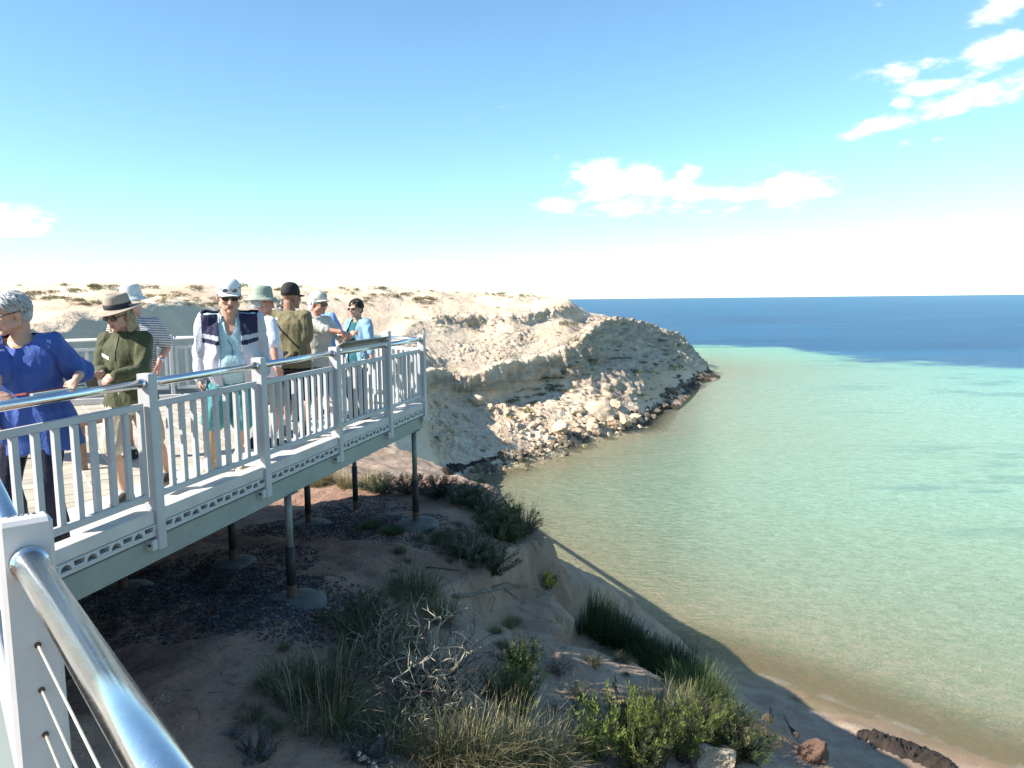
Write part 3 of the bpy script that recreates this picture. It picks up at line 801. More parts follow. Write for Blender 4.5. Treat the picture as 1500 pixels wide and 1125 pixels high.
for p, q in ((JOINT, NP), (NP, np2)):
    dq = (q - p).normalized()
    handrail(p, q, wb, 1.0 if p is NP else .96, .034, steel, .037)
    MB().tube([p + dq * .03 + UP * .16, q - dq * .03 + UP * .16], .03, 14).build('lower_rail', cream_metal, wb, True)
    for k in range(4):
        z = .795 - .113 * k
        w_ = MB(); a_ = p + dq * .036 + wn2 * .004 + UP * z; b_ = q - dq * .036 + wn2 * .004 + UP * z
        w_.tube([a_, a_.lerp(b_, .5) - UP * .003, b_], .0032, 8)
        w_.build('wire_rope', wire_m, wb, True)

# reading panels on the handrail
sign_m = mat('olive_grey_panel', (.24, .26, .22), .5, 0, .08, 4)
def reading_panel(ya, yb, label, topm, tilt, w_=.26, inner=.10, bm_=None):
    s_ = thing('information_panel', label, 'sign')
    p = fpt((ya + yb) / 2, inner, 1.06); L = (yb - ya) / A.y
    across = (-NI * math.cos(tilt) + UP * math.sin(tilt)).normalized(); nrm_ = A.cross(across)
    if nrm_.z < 0: nrm_ = -nrm_
    c_ = p + across * (w_ / 2)
    MB().box(c_, L, w_, .012, A, across, nrm_, bev=.003).build('board', bm_ or sign_m, s_)
    MB().box(c_ + nrm_ * .008, L - .03, w_ - .03, .003, A, across, nrm_).build('printed_face', topm, s_)
    MB().box(p + NI * .0 + UP * -.005 - NI * .11, L - .04, .03, .035, A, NI, UP, bev=.003).build('bracket', cream_metal, s_)
    b_ = MB()
    for f_ in (-.4, 0, .4): 
        q_ = c_ + A * (L * f_) - nrm_ * .006; b_.tube([q_, q_ - nrm_ * .004], .006, 6)
    b_.build('bolt', bolt_m, s_)
    return s_
face_m = mat('printed_map_face', (.30, .36, .30), .4, 0, .35, 12, 0, 1, .001, .4, (.45, .42, .30))
face2_m = mat('dark_red_face', (.16, .035, .03), .4, 0, .3, 9)
reading_panel(post_y[3] + .06, post_y[4] - .05, 'tilted grey information panel fixed above the handrail near the platform corner', face_m, R(30), .17, .07)
reading_panel(4.42, 4.86, 'dark red information panel on the handrail in front of the woman in blue', face2_m, R(8), .10, .13, face2_m)
# bench behind the woman in blue
tim_m = mat('red_brown_timber', (.30, .19, .14), .7, 0, .2, 8, .2, 60, .002, .2)
bp = at_z(113, 690, 0.0)
bench = thing('bench', 'timber bench mostly hidden behind the woman in the blue tunic', 'bench')
bdx = Vector((-.93, .36, 0)).normalized(); bdy = Vector((-bdx.y, bdx.x, 0))
for k in range(3):
    c_ = bp + bdx * .62 + bdy * (.06 - .13 * k) + UP * .455; MB().box(c_, 1.4, .12, .04, bdx, bdy, bev=.005).build('seat_slat', tim_m, bench)
for a_ in (.0, 1.25):
    c_ = bp + bdx * a_ + bdy * -.06; MB().box(c_ + UP * .215, .07, .07, .43, bdx, bdy, bev=.005).build('leg', tim_m, bench)
# ------------------------------------------------------------------ people
SKIN = {}
def skin_mat(name, col):
    m = bpy.data.materials.new(name); t = NT(m)
    v = t.coord(); n = t.noise(v, 14, 4)
    t.set(t.b.inputs['Base Color'], t.mix(t.remap(n, .35, .65), mul(col, .9), (col[0] * 1.08, col[1] * 1.0, col[2] * .98)))
    t.b.inputs['Roughness'].default_value = .5; t.b.inputs['Specular IOR Level'].default_value = .35
    t.b.inputs['Subsurface Weight'].default_value = .12; t.b.inputs['Subsurface Radius'].default_value = (.02, .008, .004); t.b.inputs['Subsurface Scale'].default_value = .3
    return m
sk_fair = skin_mat('fair_skin', (.50, .30, .22)); sk_pink = skin_mat('sunburnt_skin', (.46, .24, .18)); sk_tan = skin_mat('tanned_skin', (.30, .165, .105))
lip_m = mat('lips', (.30, .10, .09), .5); eye_m = mat('eye', (.05, .04, .035), .2)
def cloth(name, col, rough=.85, var=.07, stripes=None):
    if name in _M: return _M[name]
    m = bpy.data.materials.new(name); t = NT(m); _M[name] = m
    v = t.coord(); n = t.noise(v, 10, 4)
    c = t.mix(t.remap(n, .3, .7), mul(col, 1 - var), mul(col, 1 + var))
    if stripes:
        sp = t.node('ShaderNodeSeparateXYZ'); t.l.new(v, sp.inputs[0])
        f = t.math('FRACT', t.math('MULTIPLY', sp.outputs[2], stripes[1])); c = t.mix(t.math('GREATER_THAN', f, .5), c, stripes[0])
    t.set(t.b.inputs['Base Color'], c); t.b.inputs['Roughness'].default_value = rough; t.b.inputs['Specular IOR Level'].default_value = .2
    t.b.inputs['Sheen Weight'].default_value = .15
    wv = t.noise(v, 320, 2); wr = t.noise(t.scale(v, (1, 1, .6)), 20, 5, .6, 1.2)
    t.l.new(t.bump(wr, .6, .02, t.bump(wv, .12, .001)), t.b.inputs['Normal'])
    return m
def remesh(mb, name, voxel, smooth=3, mats=(), wrinkle=0.0, wscale=7.0, seed=0.0, keep=None, wz=.55):
    """union of all shapes in mb as one continuous surface"""
    me = mb.mesh('tmp'); o = bpy.data.objects.new('tmp', me); COL.objects.link(o)
    md = o.modifiers.new('r', 'REMESH'); md.mode = 'VOXEL'; md.voxel_size = voxel; md.adaptivity = 0
    if smooth:
        ms = o.modifiers.new('s', 'SMOOTH'); ms.factor = .5; ms.iterations = smooth
    dg = bpy.context.evaluated_depsgraph_get(); dg.update()
    m2 = bpy.data.meshes.new_from_object(o.evaluated_get(dg)); m2.name = name
    bpy.data.objects.remove(o); bpy.data.meshes.remove(me)
    n = len(m2.vertices)
    if wrinkle and n:
        co = np.empty(n * 3, np.float32); m2.vertices.foreach_get('co', co); co = co.reshape(-1, 3)
        no = np.empty(n * 3, np.float32); m2.vertices.foreach_get('normal', no); no = no.reshape(-1, 3)
        q = co * [wscale, wscale, wscale * wz] + seed; q = q + .35 * np.c_[pn(q * .5 + 5), pn(q * .5 + 25), pn(q * .5 + 45)]
        dsp = 1.5 * wrinkle * (.75 * (1 - 2.2 * np.abs(pn(q)) ** .8) + .5 * pn(q * 2.3 + 9))
        co = co + no * dsp[:, None]; m2.vertices.foreach_set('co', co.astype(np.float32).ravel())
    if keep is not None:
        import bmesh
        bm = bmesh.new(); bm.from_mesh(m2)
        kill = [f for f in bm.faces if not keep(f.calc_center_median())]
        bmesh.ops.delete(bm, geom=kill, context='FACES'); bm.to_mesh(m2); bm.free()
    for m in mats: m2.materials.append(m)
    m2.polygons.foreach_set('use_smooth', [True] * len(m2.polygons)); m2.update()
    return m2
def paint(me, fn):
    """material index of each face from its centre"""
    n = len(me.polygons); c = np.empty(n * 3, np.float32); me.polygons.foreach_get('center', c)
    me.polygons.foreach_set('material_index', np.asarray(fn(c.reshape(-1, 3)), np.int32))
def cap(mb, a, ra, b, rb, n=10):
    """tapered capsule"""
    a = Vector(a); b = Vector(b); d = b - a; L = d.length
    if L < 1e-6: return mb.ell(a, ra, ra, ra, n, 6)
    pts = []; rad = []
    for t_ in (-1, -.8, -.45): pts.append(a + d / L * ra * t_); rad.append(ra * math.sqrt(max(.0004, 1 - t_ * t_)))
    for k in range(4): pts.append(a + d * (k / 3)); rad.append(ra + (rb - ra) * k / 3)
    for t_ in (.45, .8, 1): pts.append(b + d / L * rb * t_); rad.append(rb * math.sqrt(max(.0004, 1 - t_ * t_)))
    return mb.tube(pts, rad, n)
def limb(mb, pts, rad, n=12):
    for k in range(len(pts) - 1): cap(mb, pts[k], rad[k], pts[k + 1], rad[k + 1], n)
def loft(mb, rings, n=24, power=2.3):
    """rings: (centre, rx, ry, axis_x, axis_y)"""
    vs = []; fs = []
    for c, rx, ry, ax, ay in rings:
        for i in range(n):
            an = 2 * math.pi * i / n; ca, sa = math.cos(an), math.sin(an)
            k = (abs(ca) ** power + abs(sa) ** power) ** (-1 / power)
            vs.append(c + ax * (rx * ca * k) + ay * (ry * sa * k))
    for r in range(len(rings) - 1):
        for i in range(n):
            j = (i + 1) % n; fs.append((r * n + i, r * n + j, (r + 1) * n + j, (r + 1) * n + i))
    fs.append(tuple(range(n))[::-1]); fs.append(tuple(range((len(rings) - 1) * n, len(rings) * n)))
    mb.add(vs, fs)
def ik(a, b, l1, l2, pole):
    d = b - a; L = min(d.length, (l1 + l2) * .999); dn = d.normalized()
    x = (l1 * l1 - l2 * l2 + L * L) / (2 * L); h_ = math.sqrt(max(0, l1 * l1 - x * x))
    pl = Vector(pole); pl = (pl - dn * pl.dot(dn)).normalized()
    return a + dn * x + pl * h_, a + dn * L

def hand(mb, wrist, fdir, palm, side, curl=.5, s=1.0, spread=.12, thumb=.6):
    """palm: the way the palm faces; side: +1 right hand, -1 left hand"""
    f = Vector(fdir).normalized(); p = Vector(palm); p = (p - f * p.dot(f)).normalized()
    th = f.cross(p) * (1 if side > 0 else -1)            # towards the thumb
    w = Vector(wrist)
    for i, (o, l) in enumerate(((.030, .082), (.010, .086), (-.010, .082), (-.029, .074))):
        o *= s; l *= s
        k0 = w + th * (o * .55); k1 = w + f * l + th * o
        cap(mb, k0 + f * .01, .0145 * s, k1, .0125 * s, 8)
        fl = (.072, .080, .074, .058)[i] * s; d = (f + th * (o / s * spread * 10 * .3)).normalized(); a = curl * (1 + .12 * i)
        q = k1; r_ = (.0095, .0098, .0094, .0082)[i] * s
        for part, ln in enumerate((.46, .31, .23)):
            ang = a * (.9, 1.0, .7)[part]
            ax = d.cross(p).normalized(); d = Matrix.Rotation(ang, 3, ax) @ d; p2 = Matrix.Rotation(ang, 3, ax) @ p
            e = q + d * (fl * ln); cap(mb, q, r_ * (1 - .1 * part), e, r_ * (.92 - .1 * part), 7); q = e; p = p2
        p = Vector(palm); p = (p - f * p.dot(f)).normalized()
    cap(mb, w, .021 * s, w + f * .045 * s, .022 * s, 8)
    t0 = w + f * .02 * s + th * .022 * s; t1 = t0 + (f * .7 + th * (.75 + .3 * thumb) + p * .25).normalized() * .042 * s
    t2 = t1 + (f * 1.0 + th * .25 + p * (.25 + curl * .5)).normalized() * .032 * s; t3 = t2 + (f * 1.0 - th * .1 + p * (.2 + curl * .6)).normalized() * .025 * s
    cap(mb, t0, .0145 * s, t1, .0115 * s, 7); cap(mb, t1, .011 * s, t2, .0098 * s, 7); cap(mb, t2, .0098 * s, t3, .0078 * s, 7)

class Person:
    """local frame: +Y ahead, +X to the person's right, origin on the deck between the feet"""
    def __init__(s, label, pos, face, height=1.7, girth=1.0, female=False, lean=0.0, skin=None, voxel=.008, group='people on the viewing platform'):
        s.yaw = math.atan2(-face[0], face[1]); s.pos = Vector(pos)
        s.root = thing('person', label, 'person', s.pos, s.yaw, group)
        s.inv = (Matrix.Translation(s.pos) @ Matrix.Rotation(s.yaw, 4, 'Z')).inverted()
        s.k = k = height / 1.75; s.g = girth; s.fem = female; s.skin = skin or sk_fair; s.vox = voxel; s.lean = lean
        s.seed = random.uniform(0, 90)
        s.hipz = .93 * k
        s.pelvis = Vector((0, 0, s.hipz))
        s.M = Matrix.Rotation(-lean, 3, 'X')          # lean ahead about the hips
        def T(x, y, z): return s.pelvis + s.M @ (Vector((x, y, z - .93)) * k)
        s.T = T
        sw = (.168 if female else .192)
        s.shR, s.shL = T(sw, -.01, 1.425), T(-sw, -.01, 1.425)
        s.neck0, s.headc = T(0, -.005, 1.475), T(0, .03, 1.625)
        s.body = MB()
    def L(s, p):                                       # world point -> local
        return s.inv @ Vector(p)
    def dirL(s, v): return (s.inv.to_3x3() @ Vector(v)).normalized()
    def torso_rings(s, grow=0.0, z0=.84, z1=1.49, flare=0.0, belly=0.0):
        f = s.fem; g = s.g; k = s.k
        tab = [(.80, .165, .115, -.01), (.88, .178 if f else .170, .125, -.012), (.96, .176 if f else .165, .120, 0), (1.06, .150 if f else .158, .108, .004), (1.16, .152 if f else .165, .112, .006),
               (1.26, .162 if f else .178, .122, .006), (1.34, .170 if f else .190, .116, -.004), (1.41, .150 if f else .175, .090, -.012), (1.455, .095, .066, -.012), (1.49, .06, .055, -.008), (1.53, .053, .055, 0)]
        ax, ay = Vector((1, 0, 0)), s.M @ Vector((0, 1, 0)); out = []
        for z in np.linspace(z0, z1, 15):
            rx, ry, oy = (np.interp(z, [t_[0] for t_ in tab], [t_[j] for t_ in tab]) for j in (1, 2, 3))
            bl = belly * math.exp(-((z - 1.05) / .13) ** 2); gg = 1 + (g - 1) * (1 if z < 1.38 else .4)
            fl = flare * max(0, (1.18 - z) / .3)
            out.append((s.T(0, oy + bl * .7, z), (rx * gg + fl + bl * .4) * k + grow, (ry * gg + fl * .7 + bl * .5) * k + grow, ax, ay))
        return out
    def legs(s, footR, footL, toeR=.15, toeL=-.15, liftR=0, liftL=0, knee=(0, 1, 0)):
        k = s.k; s.leg = {}
        for sd, ft, toe, lift in ((1, footR, toeR, liftR), (-1, footL, toeL, liftL)):
            hip = s.pelvis + Vector((.088 * sd * k * (1 + (s.g - 1) * .4), 0, -.02 * k)); an = Vector((ft[0], ft[1], .085 * k + lift))
            kn, an2 = ik(hip, an, .445 * k, .425 * k, Vector(knee) + Vector((sd * .15, 0, 0)))
            d = Vector((math.sin(toe), math.cos(toe), 0)); s.leg[sd] = (hip, kn, an2, d, lift)
            gg = 1 + (s.g - 1) * .6
            limb(s.body, [hip, hip.lerp(kn, .5), kn], [.082 * k * gg, .070 * k * gg, .052 * k * gg])
            calf = kn.lerp(an2, .3) - d * .018 * k
            limb(s.body, [kn, calf, kn.lerp(an2, .68), an2], [.050 * k * gg, .052 * k * gg, .037 * k, .033 * k])
            cap(s.body, an2 + Vector((0, 0, -.045 * k)) - d * .03, .03, an2 + d * .14 * k + Vector((0, 0, -.055 * k)), .024)
    def arm(s, sd, wrist, pole=(0, -.4, -1), fdir=None, palm=None, curl=.4, r=1.0, thumb=.6):
        k = s.k; sh = s.shR if sd > 0 else s.shL
        el, wr = ik(sh, Vector(wrist), .285 * k, .255 * k, Vector(pole) + Vector((sd * .35, 0, 0)))
        if not hasattr(s, 'arms'): s.arms = {}
        s.arms[sd] = (sh, el, wr)
        gg = (.9 if s.fem else 1.0) * (1 + (s.g - 1) * .5) * r
        limb(s.body, [sh, sh.lerp(el, .45), el], [.052 * k * gg, .046 * k * gg, .038 * k * gg])
        limb(s.body, [el, el.lerp(wr, .3), wr], [.038 * k * gg, .039 * k * gg, .026 * k * gg])
        fd = Vector(fdir) if fdir is not None else (wr - el).normalized()
        pm = Vector(palm) if palm is not None else Vector((-sd, 0, 0))
        hand(s.body, wr, fd, pm, sd, curl, k * (.93 if s.fem else 1.03), thumb=thumb)
        return wr
    def head(s, fwd, tilt=0.0, nose=1.0, jaw=1.0, roll=0.0, big=1.0):
        """fwd: where the face points (local), tilt > 0 looks down"""
        k = s.k * (1.07 if s.fem else 1.10) * big; f = Vector((fwd[0], fwd[1], 0)).normalized(); rt = Vector((f.y, -f.x, 0))
        f2 = (f * math.cos(tilt) - UP * math.sin(tilt)); u2 = (UP * math.cos(tilt) + f * math.sin(tilt))
        Rm = Matrix((rt, f2, u2)).transposed()
        if roll: Rm = Rm @ Matrix.Rotation(roll, 3, 'Y')
        base = s.neck0 + Vector((0, 0, .04 * k)); c = base + s.M @ Vector((0, .012, .040)) * k + Rm @ Vector((0, .02, .075)) * k
        s.hc, s.hR, s.hk = c, Rm, k
        H = lambda x, y, z: c + Rm @ (Vector((x, y, z)) * k)
        s.H = H; b = s.body
        cap(b, s.neck0 + Vector((0, 0, -.03)), (.056 if s.fem else .064) * k, H(0, -.03, -.06), (.052 if s.fem else .059) * k, 14)
        E = lambda x, y, z, rx, ry, rz, nu=14, nv=10: b.ell(H(x, y, z), rx * k, ry * k, rz * k, nu, nv, 0, Rm)
        E(0, -.012, .035, .076, .096, .088, 20, 14)               # skull
        E(0, .035, -.02, .064, .062, .085, 18, 12)                # face
        E(0, .048, -.072, .047 * jaw, .046, .042)                 # jaw
        E(0, .083, -.098, .021, .019, .018)                       # chin
        for sd in (-1, 1):
            E(.034 * sd, .072, -.022, .026, .022, .024)           # cheek
            cap(b, H(.012 * sd, .094, .020), .010 * k, H(.047 * sd, .078, .022), .010 * k, 7)    # brow
            E(.0775 * sd, -.012, -.012, .012, .021, .033)         # ear
            E(.052 * sd, .018, -.06, .022, .04, .03)              # jaw angle
        cap(b, H(0, .094, .012), .009 * k, H(0, .117 * nose ** .3, -.028), .0125 * k * nose, 8)
        for sd in (-1, 1): E(.011 * sd, .104, -.033, .009, .01, .008, 8, 6)
        cap(b, H(-.017, .094, -.060), .0075 * k, H(.017, .094, -.060), .0075 * k, 7); cap(b, H(-.014, .0925, -.069), .0075 * k, H(.014, .0925, -.069), .0075 * k, 7)
    def skin_up(s, belly=0.0):
        loft(s.body, s.torso_rings(-.006 * s.k, .82, 1.5, 0, belly))
        for sh in (s.shR, s.shL): cap(s.body, s.T(0, -.01, 1.41), .05, sh, .05 * s.k)
        s.body_me = me = remesh(s.body, 'body', s.vox, 2, [s.skin, lip_m])
        Ri = s.hR.inverted(); hc = s.hc; k = s.hk
        Rn = np.array(Ri)
        def f(c):
            q = (c - np.array(hc)) @ Rn.T / k
            return ((np.abs(q[:, 0]) < .020) & (np.abs(q[:, 2] + .064) < .010) & (q[:, 1] > .085)).astype(int)
        paint(me, f)
        link('body', me, s.root)
        for sd in (-1, 1):
            MB().ell(s.H(.031 * sd, .0905, .004), .012 * k, .008 * k, .0065 * k, 10, 8, 0, s.hR).build('eye', eye_m, s.root, True)
    # ---- clothing
    def top(s, name, mats, sleeve=1.0, grow=.012, z0=.84, z1=1.455, flare=0.0, belly=0.0, voxel=None, wrinkle=.006, keep=None, cuff=.014, painter=None, loose=1.0, smooth=4, wz=.55):
        mb = MB(); k = s.k; gx_ = grow * .8 - .008
        loft(mb, s.torso_rings(grow, z0, z1, flare, belly))
        if s.fem and belly >= 0:
            for sd in (-1, 1): mb.ell(s.T(.065 * sd, .085, 1.265), .07 * k * s.g, .062 * k, .07 * k, 14, 10)
        for sd in (-1, 1):
            sh, el, wr = s.arms[sd]; gg = (1 + (s.g - 1) * .5)
            cap(mb, s.T(.03 * sd, -.01, 1.425), .062 * k + gx_, sh, .062 * k * loose + gx_)
            if sleeve <= 1: limb(mb, [sh, sh.lerp(el, sleeve * .5), sh.lerp(el, sleeve)], [.064 * k * gg * loose + gx_, .062 * k * gg * loose + cuff * .5 + gx_, .056 * k * gg + cuff])
            else:
                e_ = el.lerp(wr, sleeve - 1); limb(mb, [sh, sh.lerp(el, .5), el, e_], [.064 * k * gg * loose + gx_, .058 * k * gg * loose + gx_, .050 * k * gg * loose + gx_, .036 * k + cuff])
        me = remesh(mb, name, voxel or s.vox * 1.1, smooth, mats, wrinkle, 8.5, s.seed, keep, wz)
        if painter: paint(me, painter)
        return link(name, me, s.root)
    def bottom(s, name, m, length=1.0, grow=.014, flare=.0, z1=1.03, wrinkle=.005, voxel=None):
        """length: 1 ends at the ankle, .5 at the knee"""
        mb = MB(); k = s.k; gg = 1 + (s.g - 1) * .6
        loft(mb, s.torso_rings(grow, .80, z1))
        for sd in (-1, 1):
            hip, kn, an, d, _l = s.leg[sd]
            if length <= .5:
                e_ = hip.lerp(kn, length * 2); limb(mb, [hip, hip.lerp(e_, .5), e_], [.090 * k * gg + grow, .084 * k * gg + grow + flare * .5, .070 * k * gg + grow + flare])
            else:
                e_ = kn.lerp(an, (length - .5) * 2); limb(mb, [hip, hip.lerp(kn, .5), kn, kn.lerp(e_, .5), e_], [.090 * k * gg + grow, .080 * k * gg + grow, .060 * k * gg + grow, .056 * k + grow + flare * .5, .045 * k + grow + flare])
        return link(name, remesh(mb, name, voxel or s.vox * 1.1, 4, [m], wrinkle, 8, s.seed + 4), s.root)
    def shoes(s, m, sole, high=False, sock=None, sock_h=.1, sock2=None):
        k = s.k
        for sd in (-1, 1):
            hip, kn, an, d, lift = s.leg[sd]; b = MB(); g = Vector((0, 0, -.085 * k))
            up_ = Vector((0, 0, 1))
            heel = an + g - d * .045 * k; toe = an + g + d * .175 * k; ball = an + g + d * .09 * k
            cap(b, heel + up_ * .042, .040 * k, an + up_ * (.0 if not high else .03) * k, .044 * k); cap(b, heel + up_ * .036, .038 * k, ball + up_ * .036, .045 * k); cap(b, ball + up_ * .036, .044 * k, toe + up_ * .03, .032 * k); cap(b, an - d * .0, .045 * k, ball + up_ * .05, .036 * k)
            # sole
            rt = Vector((d.y, -d.x, 0)); c0 = an + g + d * .065 * k
            b.box(c0 + up_ * .012, .095 * k, .29 * k, .026, rt, d, bev=.01)
            me = remesh(b, 'shoe', .007, 3, [m, sole]); z = (an + g).z
            paint(me, lambda c: (c[:, 2] < z + .03).astype(int))
            so = link('shoe', me, s.root)
            lb = MB()
            for q in range(4):
                c_ = an + d * (.03 + .026 * q) * k + up_ * (.018 - .017 * q) * k; lb.tube([c_ - rt * .022 + up_ * .0, c_ + up_ * .008, c_ + rt * .022], .0035, 5)
            lb.build('lace', sole, so)
            sm = sock2 if (sock2 is not None and sd > 0) else sock
            if sm is not None:
                hh = sock_h if not isinstance(sock_h, dict) else sock_h[sd]
                e_ = an.lerp(kn, hh); sb = MB(); calf = kn.lerp(an, .3) - d * .018 * k
                if hh > .5: limb(sb, [an, kn.lerp(an, .68), calf, an.lerp(kn, hh)], [.038 * k, .042 * k, .057 * k, .056 * k])
                else: limb(sb, [an - up_ * .03, e_], [.040 * k, .038 * k + .012 * hh])
                link('sock', remesh(sb, 'sock', .007, 2, [sm], .002), s.root)
    def hair(s, m, shape='short', n=170, ln=.06, rad=.009):
        """locks combed back from the crown over a base shell"""
        k = s.hk; mb = MB(); r_ = random.Random(int(s.seed * 100)); H = s.H
        E = lambda x, y, z, rx, ry, rz: mb.ell(H(x, y, z), rx * k, ry * k, rz * k, 16, 10, 0, s.hR)
        E(0, -.022, .043, *((.079, .097, .087) if shape == 'cropped' else (.083, .099, .090)))
        if shape == 'bob':
            E(0, -.05, -.02, .085, .075, .10); 
            for sd in (-1, 1): cap(mb, H(.074 * sd, -.01, .03), .022 * k, H(.082 * sd, .005, -.11), .026 * k); cap(mb, H(.06 * sd, -.06, .0), .03 * k, H(.07 * sd, -.05, -.13), .03 * k)
        elif shape == 'full': E(0, -.03, .05, .098, .108, .095); E(0, -.06, -.02, .082, .07, .075)
        else: E(0, -.055, -.01, .074, .062, .075)
        for _ in range(n):
            a = r_.uniform(0, 2 * math.pi); t_ = r_.uniform(.05, 1.75 if shape != 'cropped' else 1.5)
            x, y, z = math.sin(t_) * math.cos(a), math.sin(t_) * math.sin(a), math.cos(t_)
            if y > .35 and z < (.42 if shape != 'fringe' else .15): continue
            if z < -.1 and y > -.1: continue
            p = Vector((x * .088, -.02 + y * .104, .045 + z * .093)); 
            fl = Vector((x * .5, -.35 + y * .3, -.75 + .3 * z)) + Vector((r_.uniform(-.4, .4), r_.uniform(-.4, .4), r_.uniform(-.2, .3)))
            o_ = Vector((x, y, z)); fl = (fl - o_ * fl.dot(o_) * .92).normalized(); l = ln * r_.uniform(.6, 1.2); o2 = o_; o_ = o_ * .004
            p1 = p + fl * l * .5 + o_ * 1.2 - o2 * l * .08; p2 = p + fl * l - o2 * l * .30
            mb.tube([H(*p), H(*p1), H(*p2)], [rad * k, rad * .9 * k, .002], 5)
        if shape == 'bob':
            for _ in range(70):
                a = r_.uniform(math.pi * .95, math.pi * 2.05); x, y = math.cos(a), math.sin(a)
                p = Vector((x * .085, -.02 + y * .09, r_.uniform(-.02, .03))); l = r_.uniform(.1, .17)
                mb.tube([H(*p), H(*(p + Vector((x * .018, y * .012, -l * .5)))), H(*(p + Vector((x * .012 + r_.uniform(-.02, .02), y * .01, -l))))], [.011 * k, .011 * k, .002], 5)
        return mb.build('hair', m, s.root, True)
    def glasses(s, lens, frame, name='sunglasses', dz=0.0, dy=0.0, big=1.0, tiltb=0.0):
        k = s.hk; H = s.H; o = MB()
        for sd in (-1, 1):
            o.ell(H(.033 * sd, .101 + dy, .003 + dz), .027 * k * big, .006 * k, .0195 * k * big, 14, 8, 0, s.hR)
        g = o.build(name, lens, s.root, True)
        f = MB()
        for sd in (-1, 1):
            f.tube([H(.060 * sd, .096 + dy, .012 + dz), H(.080 * sd, .05 + dy, .014 + dz), H(.0835 * sd, -.02 + dy, .008 + dz)], .0038 * k, 6)
        f.tube([H(-.012, .108 + dy, .010 + dz), H(0, .112 + dy, .013 + dz), H(.012, .108 + dy, .010 + dz)], .003 * k, 6)
        f.build('frame', frame, g, True)
        return g
    def hat(s, kind, m, band=None, under=None, z=.0, brim=.08, tilt=0.0, crown=.11, dy=-.012, hs=1.0):
        k = s.hk; Rm = s.hR @ Matrix.Rotation(tilt, 3, 'X'); c = s.H(0, dy, .06 + z); mb = MB(); mi = 0
        n = 36
        def place(x, y, zz): return c + Rm @ (Vector((x, y, zz)) * k)
        def rings(lst, mi=0, closed_top=True):
            vs = []; fs = []
            for rx, ry, zz, fn in lst:
                for i in range(n):
                    a = 2 * math.pi * i / n; x, y = rx * math.cos(a), ry * math.sin(a); vs.append(place(x, y, zz + (fn(math.cos(a), math.sin(a)) if fn else 0)))
            for r in range(len(lst) - 1):
                for i in range(n):
                    j = (i + 1) % n; fs.append((r * n + i, r * n + j, (r + 1) * n + j, (r + 1) * n + i))
            if closed_top: fs.append(tuple(range((len(lst) - 1) * n, len(lst) * n)))
            return vs, fs
        if kind == 'brim':
            a, b_ = .087, .106; bf = lambda x, y: .012 * x * x - .008 * y
            vs, fs = rings([(a, b_, -.006, None), (a + brim * .6, b_ + brim * .6, -.012, bf), (a + brim, b_ + brim, -.012, lambda x, y: .022 * x * x - .014 * y), (a + brim + .003, b_ + brim + .003, -.009, lambda x, y: .022 * x * x - .014 * y), (a + brim, b_ + brim, -.006, lambda x, y: .022 * x * x - .014 * y), (a + brim * .6, b_ + brim * .6, -.004, bf), (a + .003, b_ + .003, 0, None),
                             (a + .002, b_ + .002, .04, None), (a - .004, b_ - .004, crown * .8, None), (a - .012, b_ - .012, crown, lambda x, y: .006 * y), (a * .62, b_ * .66, crown * 1.02, None), (a * .35, b_ * .5, crown * .86, None), (.01, .012, crown * .82, None)])
            mb.add(vs, fs)
            o = mb.build('hat', m, s.root, True)
            if band:
                vs, fs = rings([(a + .004, b_ + .004, .003, None), (a + .0055, b_ + .0055, .006, None), (a + .0045, b_ + .0045, .040, None), (a + .002, b_ + .002, .042, None)], 0, False)
                MB().add(vs, fs).build('hat_band', band, o, True)
        elif kind == 'bucket':
            a, b_ = .088, .106; dr = lambda x, y: -.018 + .008 * x * x - .006 * y
            vs, fs = rings([(a, b_, -.01, None), (a + brim * .55, b_ + brim * .55, -.022, lambda x, y: .004 * math.sin(5 * math.atan2(y, x))), (a + brim, b_ + brim, -.028, dr), (a + brim, b_ + brim, -.024, dr), (a + brim * .55, b_ + brim * .55, -.014, lambda x, y: .004 * math.sin(5 * math.atan2(y, x))), (a + .002, b_ + .002, 0, None), (a, b_, .03, None), (a - .008, b_ - .008, crown * .75, lambda x, y: .003 * math.sin(3 * x + 4 * y)), (a - .02, b_ - .02, crown, None), (a * .5, b_ * .5, crown * 1.06, None), (.01, .01, crown * 1.06, None)])
            o = mb.add(vs, fs).build('hat', m, s.root, True)
            if band:
                vs, fs = rings([(a + .004, b_ + .004, .002, None), (a + .005, b_ + .005, .005, None), (a + .003, b_ + .003, .022, None), (a, b_, .024, None)], 0, False)
                MB().add(vs, fs).build('hat_band', band, o, True)
        else:                                             # cap with a peak
            a, b_ = .086, .104
            vs, fs = rings([(a - .004, b_ - .004, -.022, None), (a, b_, -.02, None), (a + .003, b_ + .002, .012, None), (a * .955, b_ * .955, .044 * hs, None), (a * .83, b_ * .83, .066 * hs, None), (a * .62, b_ * .62, .082 * hs, None), (a * .36, b_ * .36, .091 * hs, None), (.008, .009, .094 * hs, None)])
            o = mb.add(vs, fs).build('cap', m, s.root, True)
            pk = MB(); vs = []; fs = []; cols_ = 14; rw = 6
            for zz in (0, -.005):
                for r in range(rw):
                    for i in range(cols_):
                        a_ = math.pi * (.14 + .72 * i / (cols_ - 1)); e_ = r / (rw - 1) * (brim * math.sin(a_) ** .8)
                        x, y = (a - .002) * math.cos(a_) * (1 + .05 * r / rw), (b_ - .002) * math.sin(a_) + e_
                        vs.append(place(x, y, -.012 + zz - .016 * (x / a) ** 2 - .012 * r / rw))
            q = rw * cols_
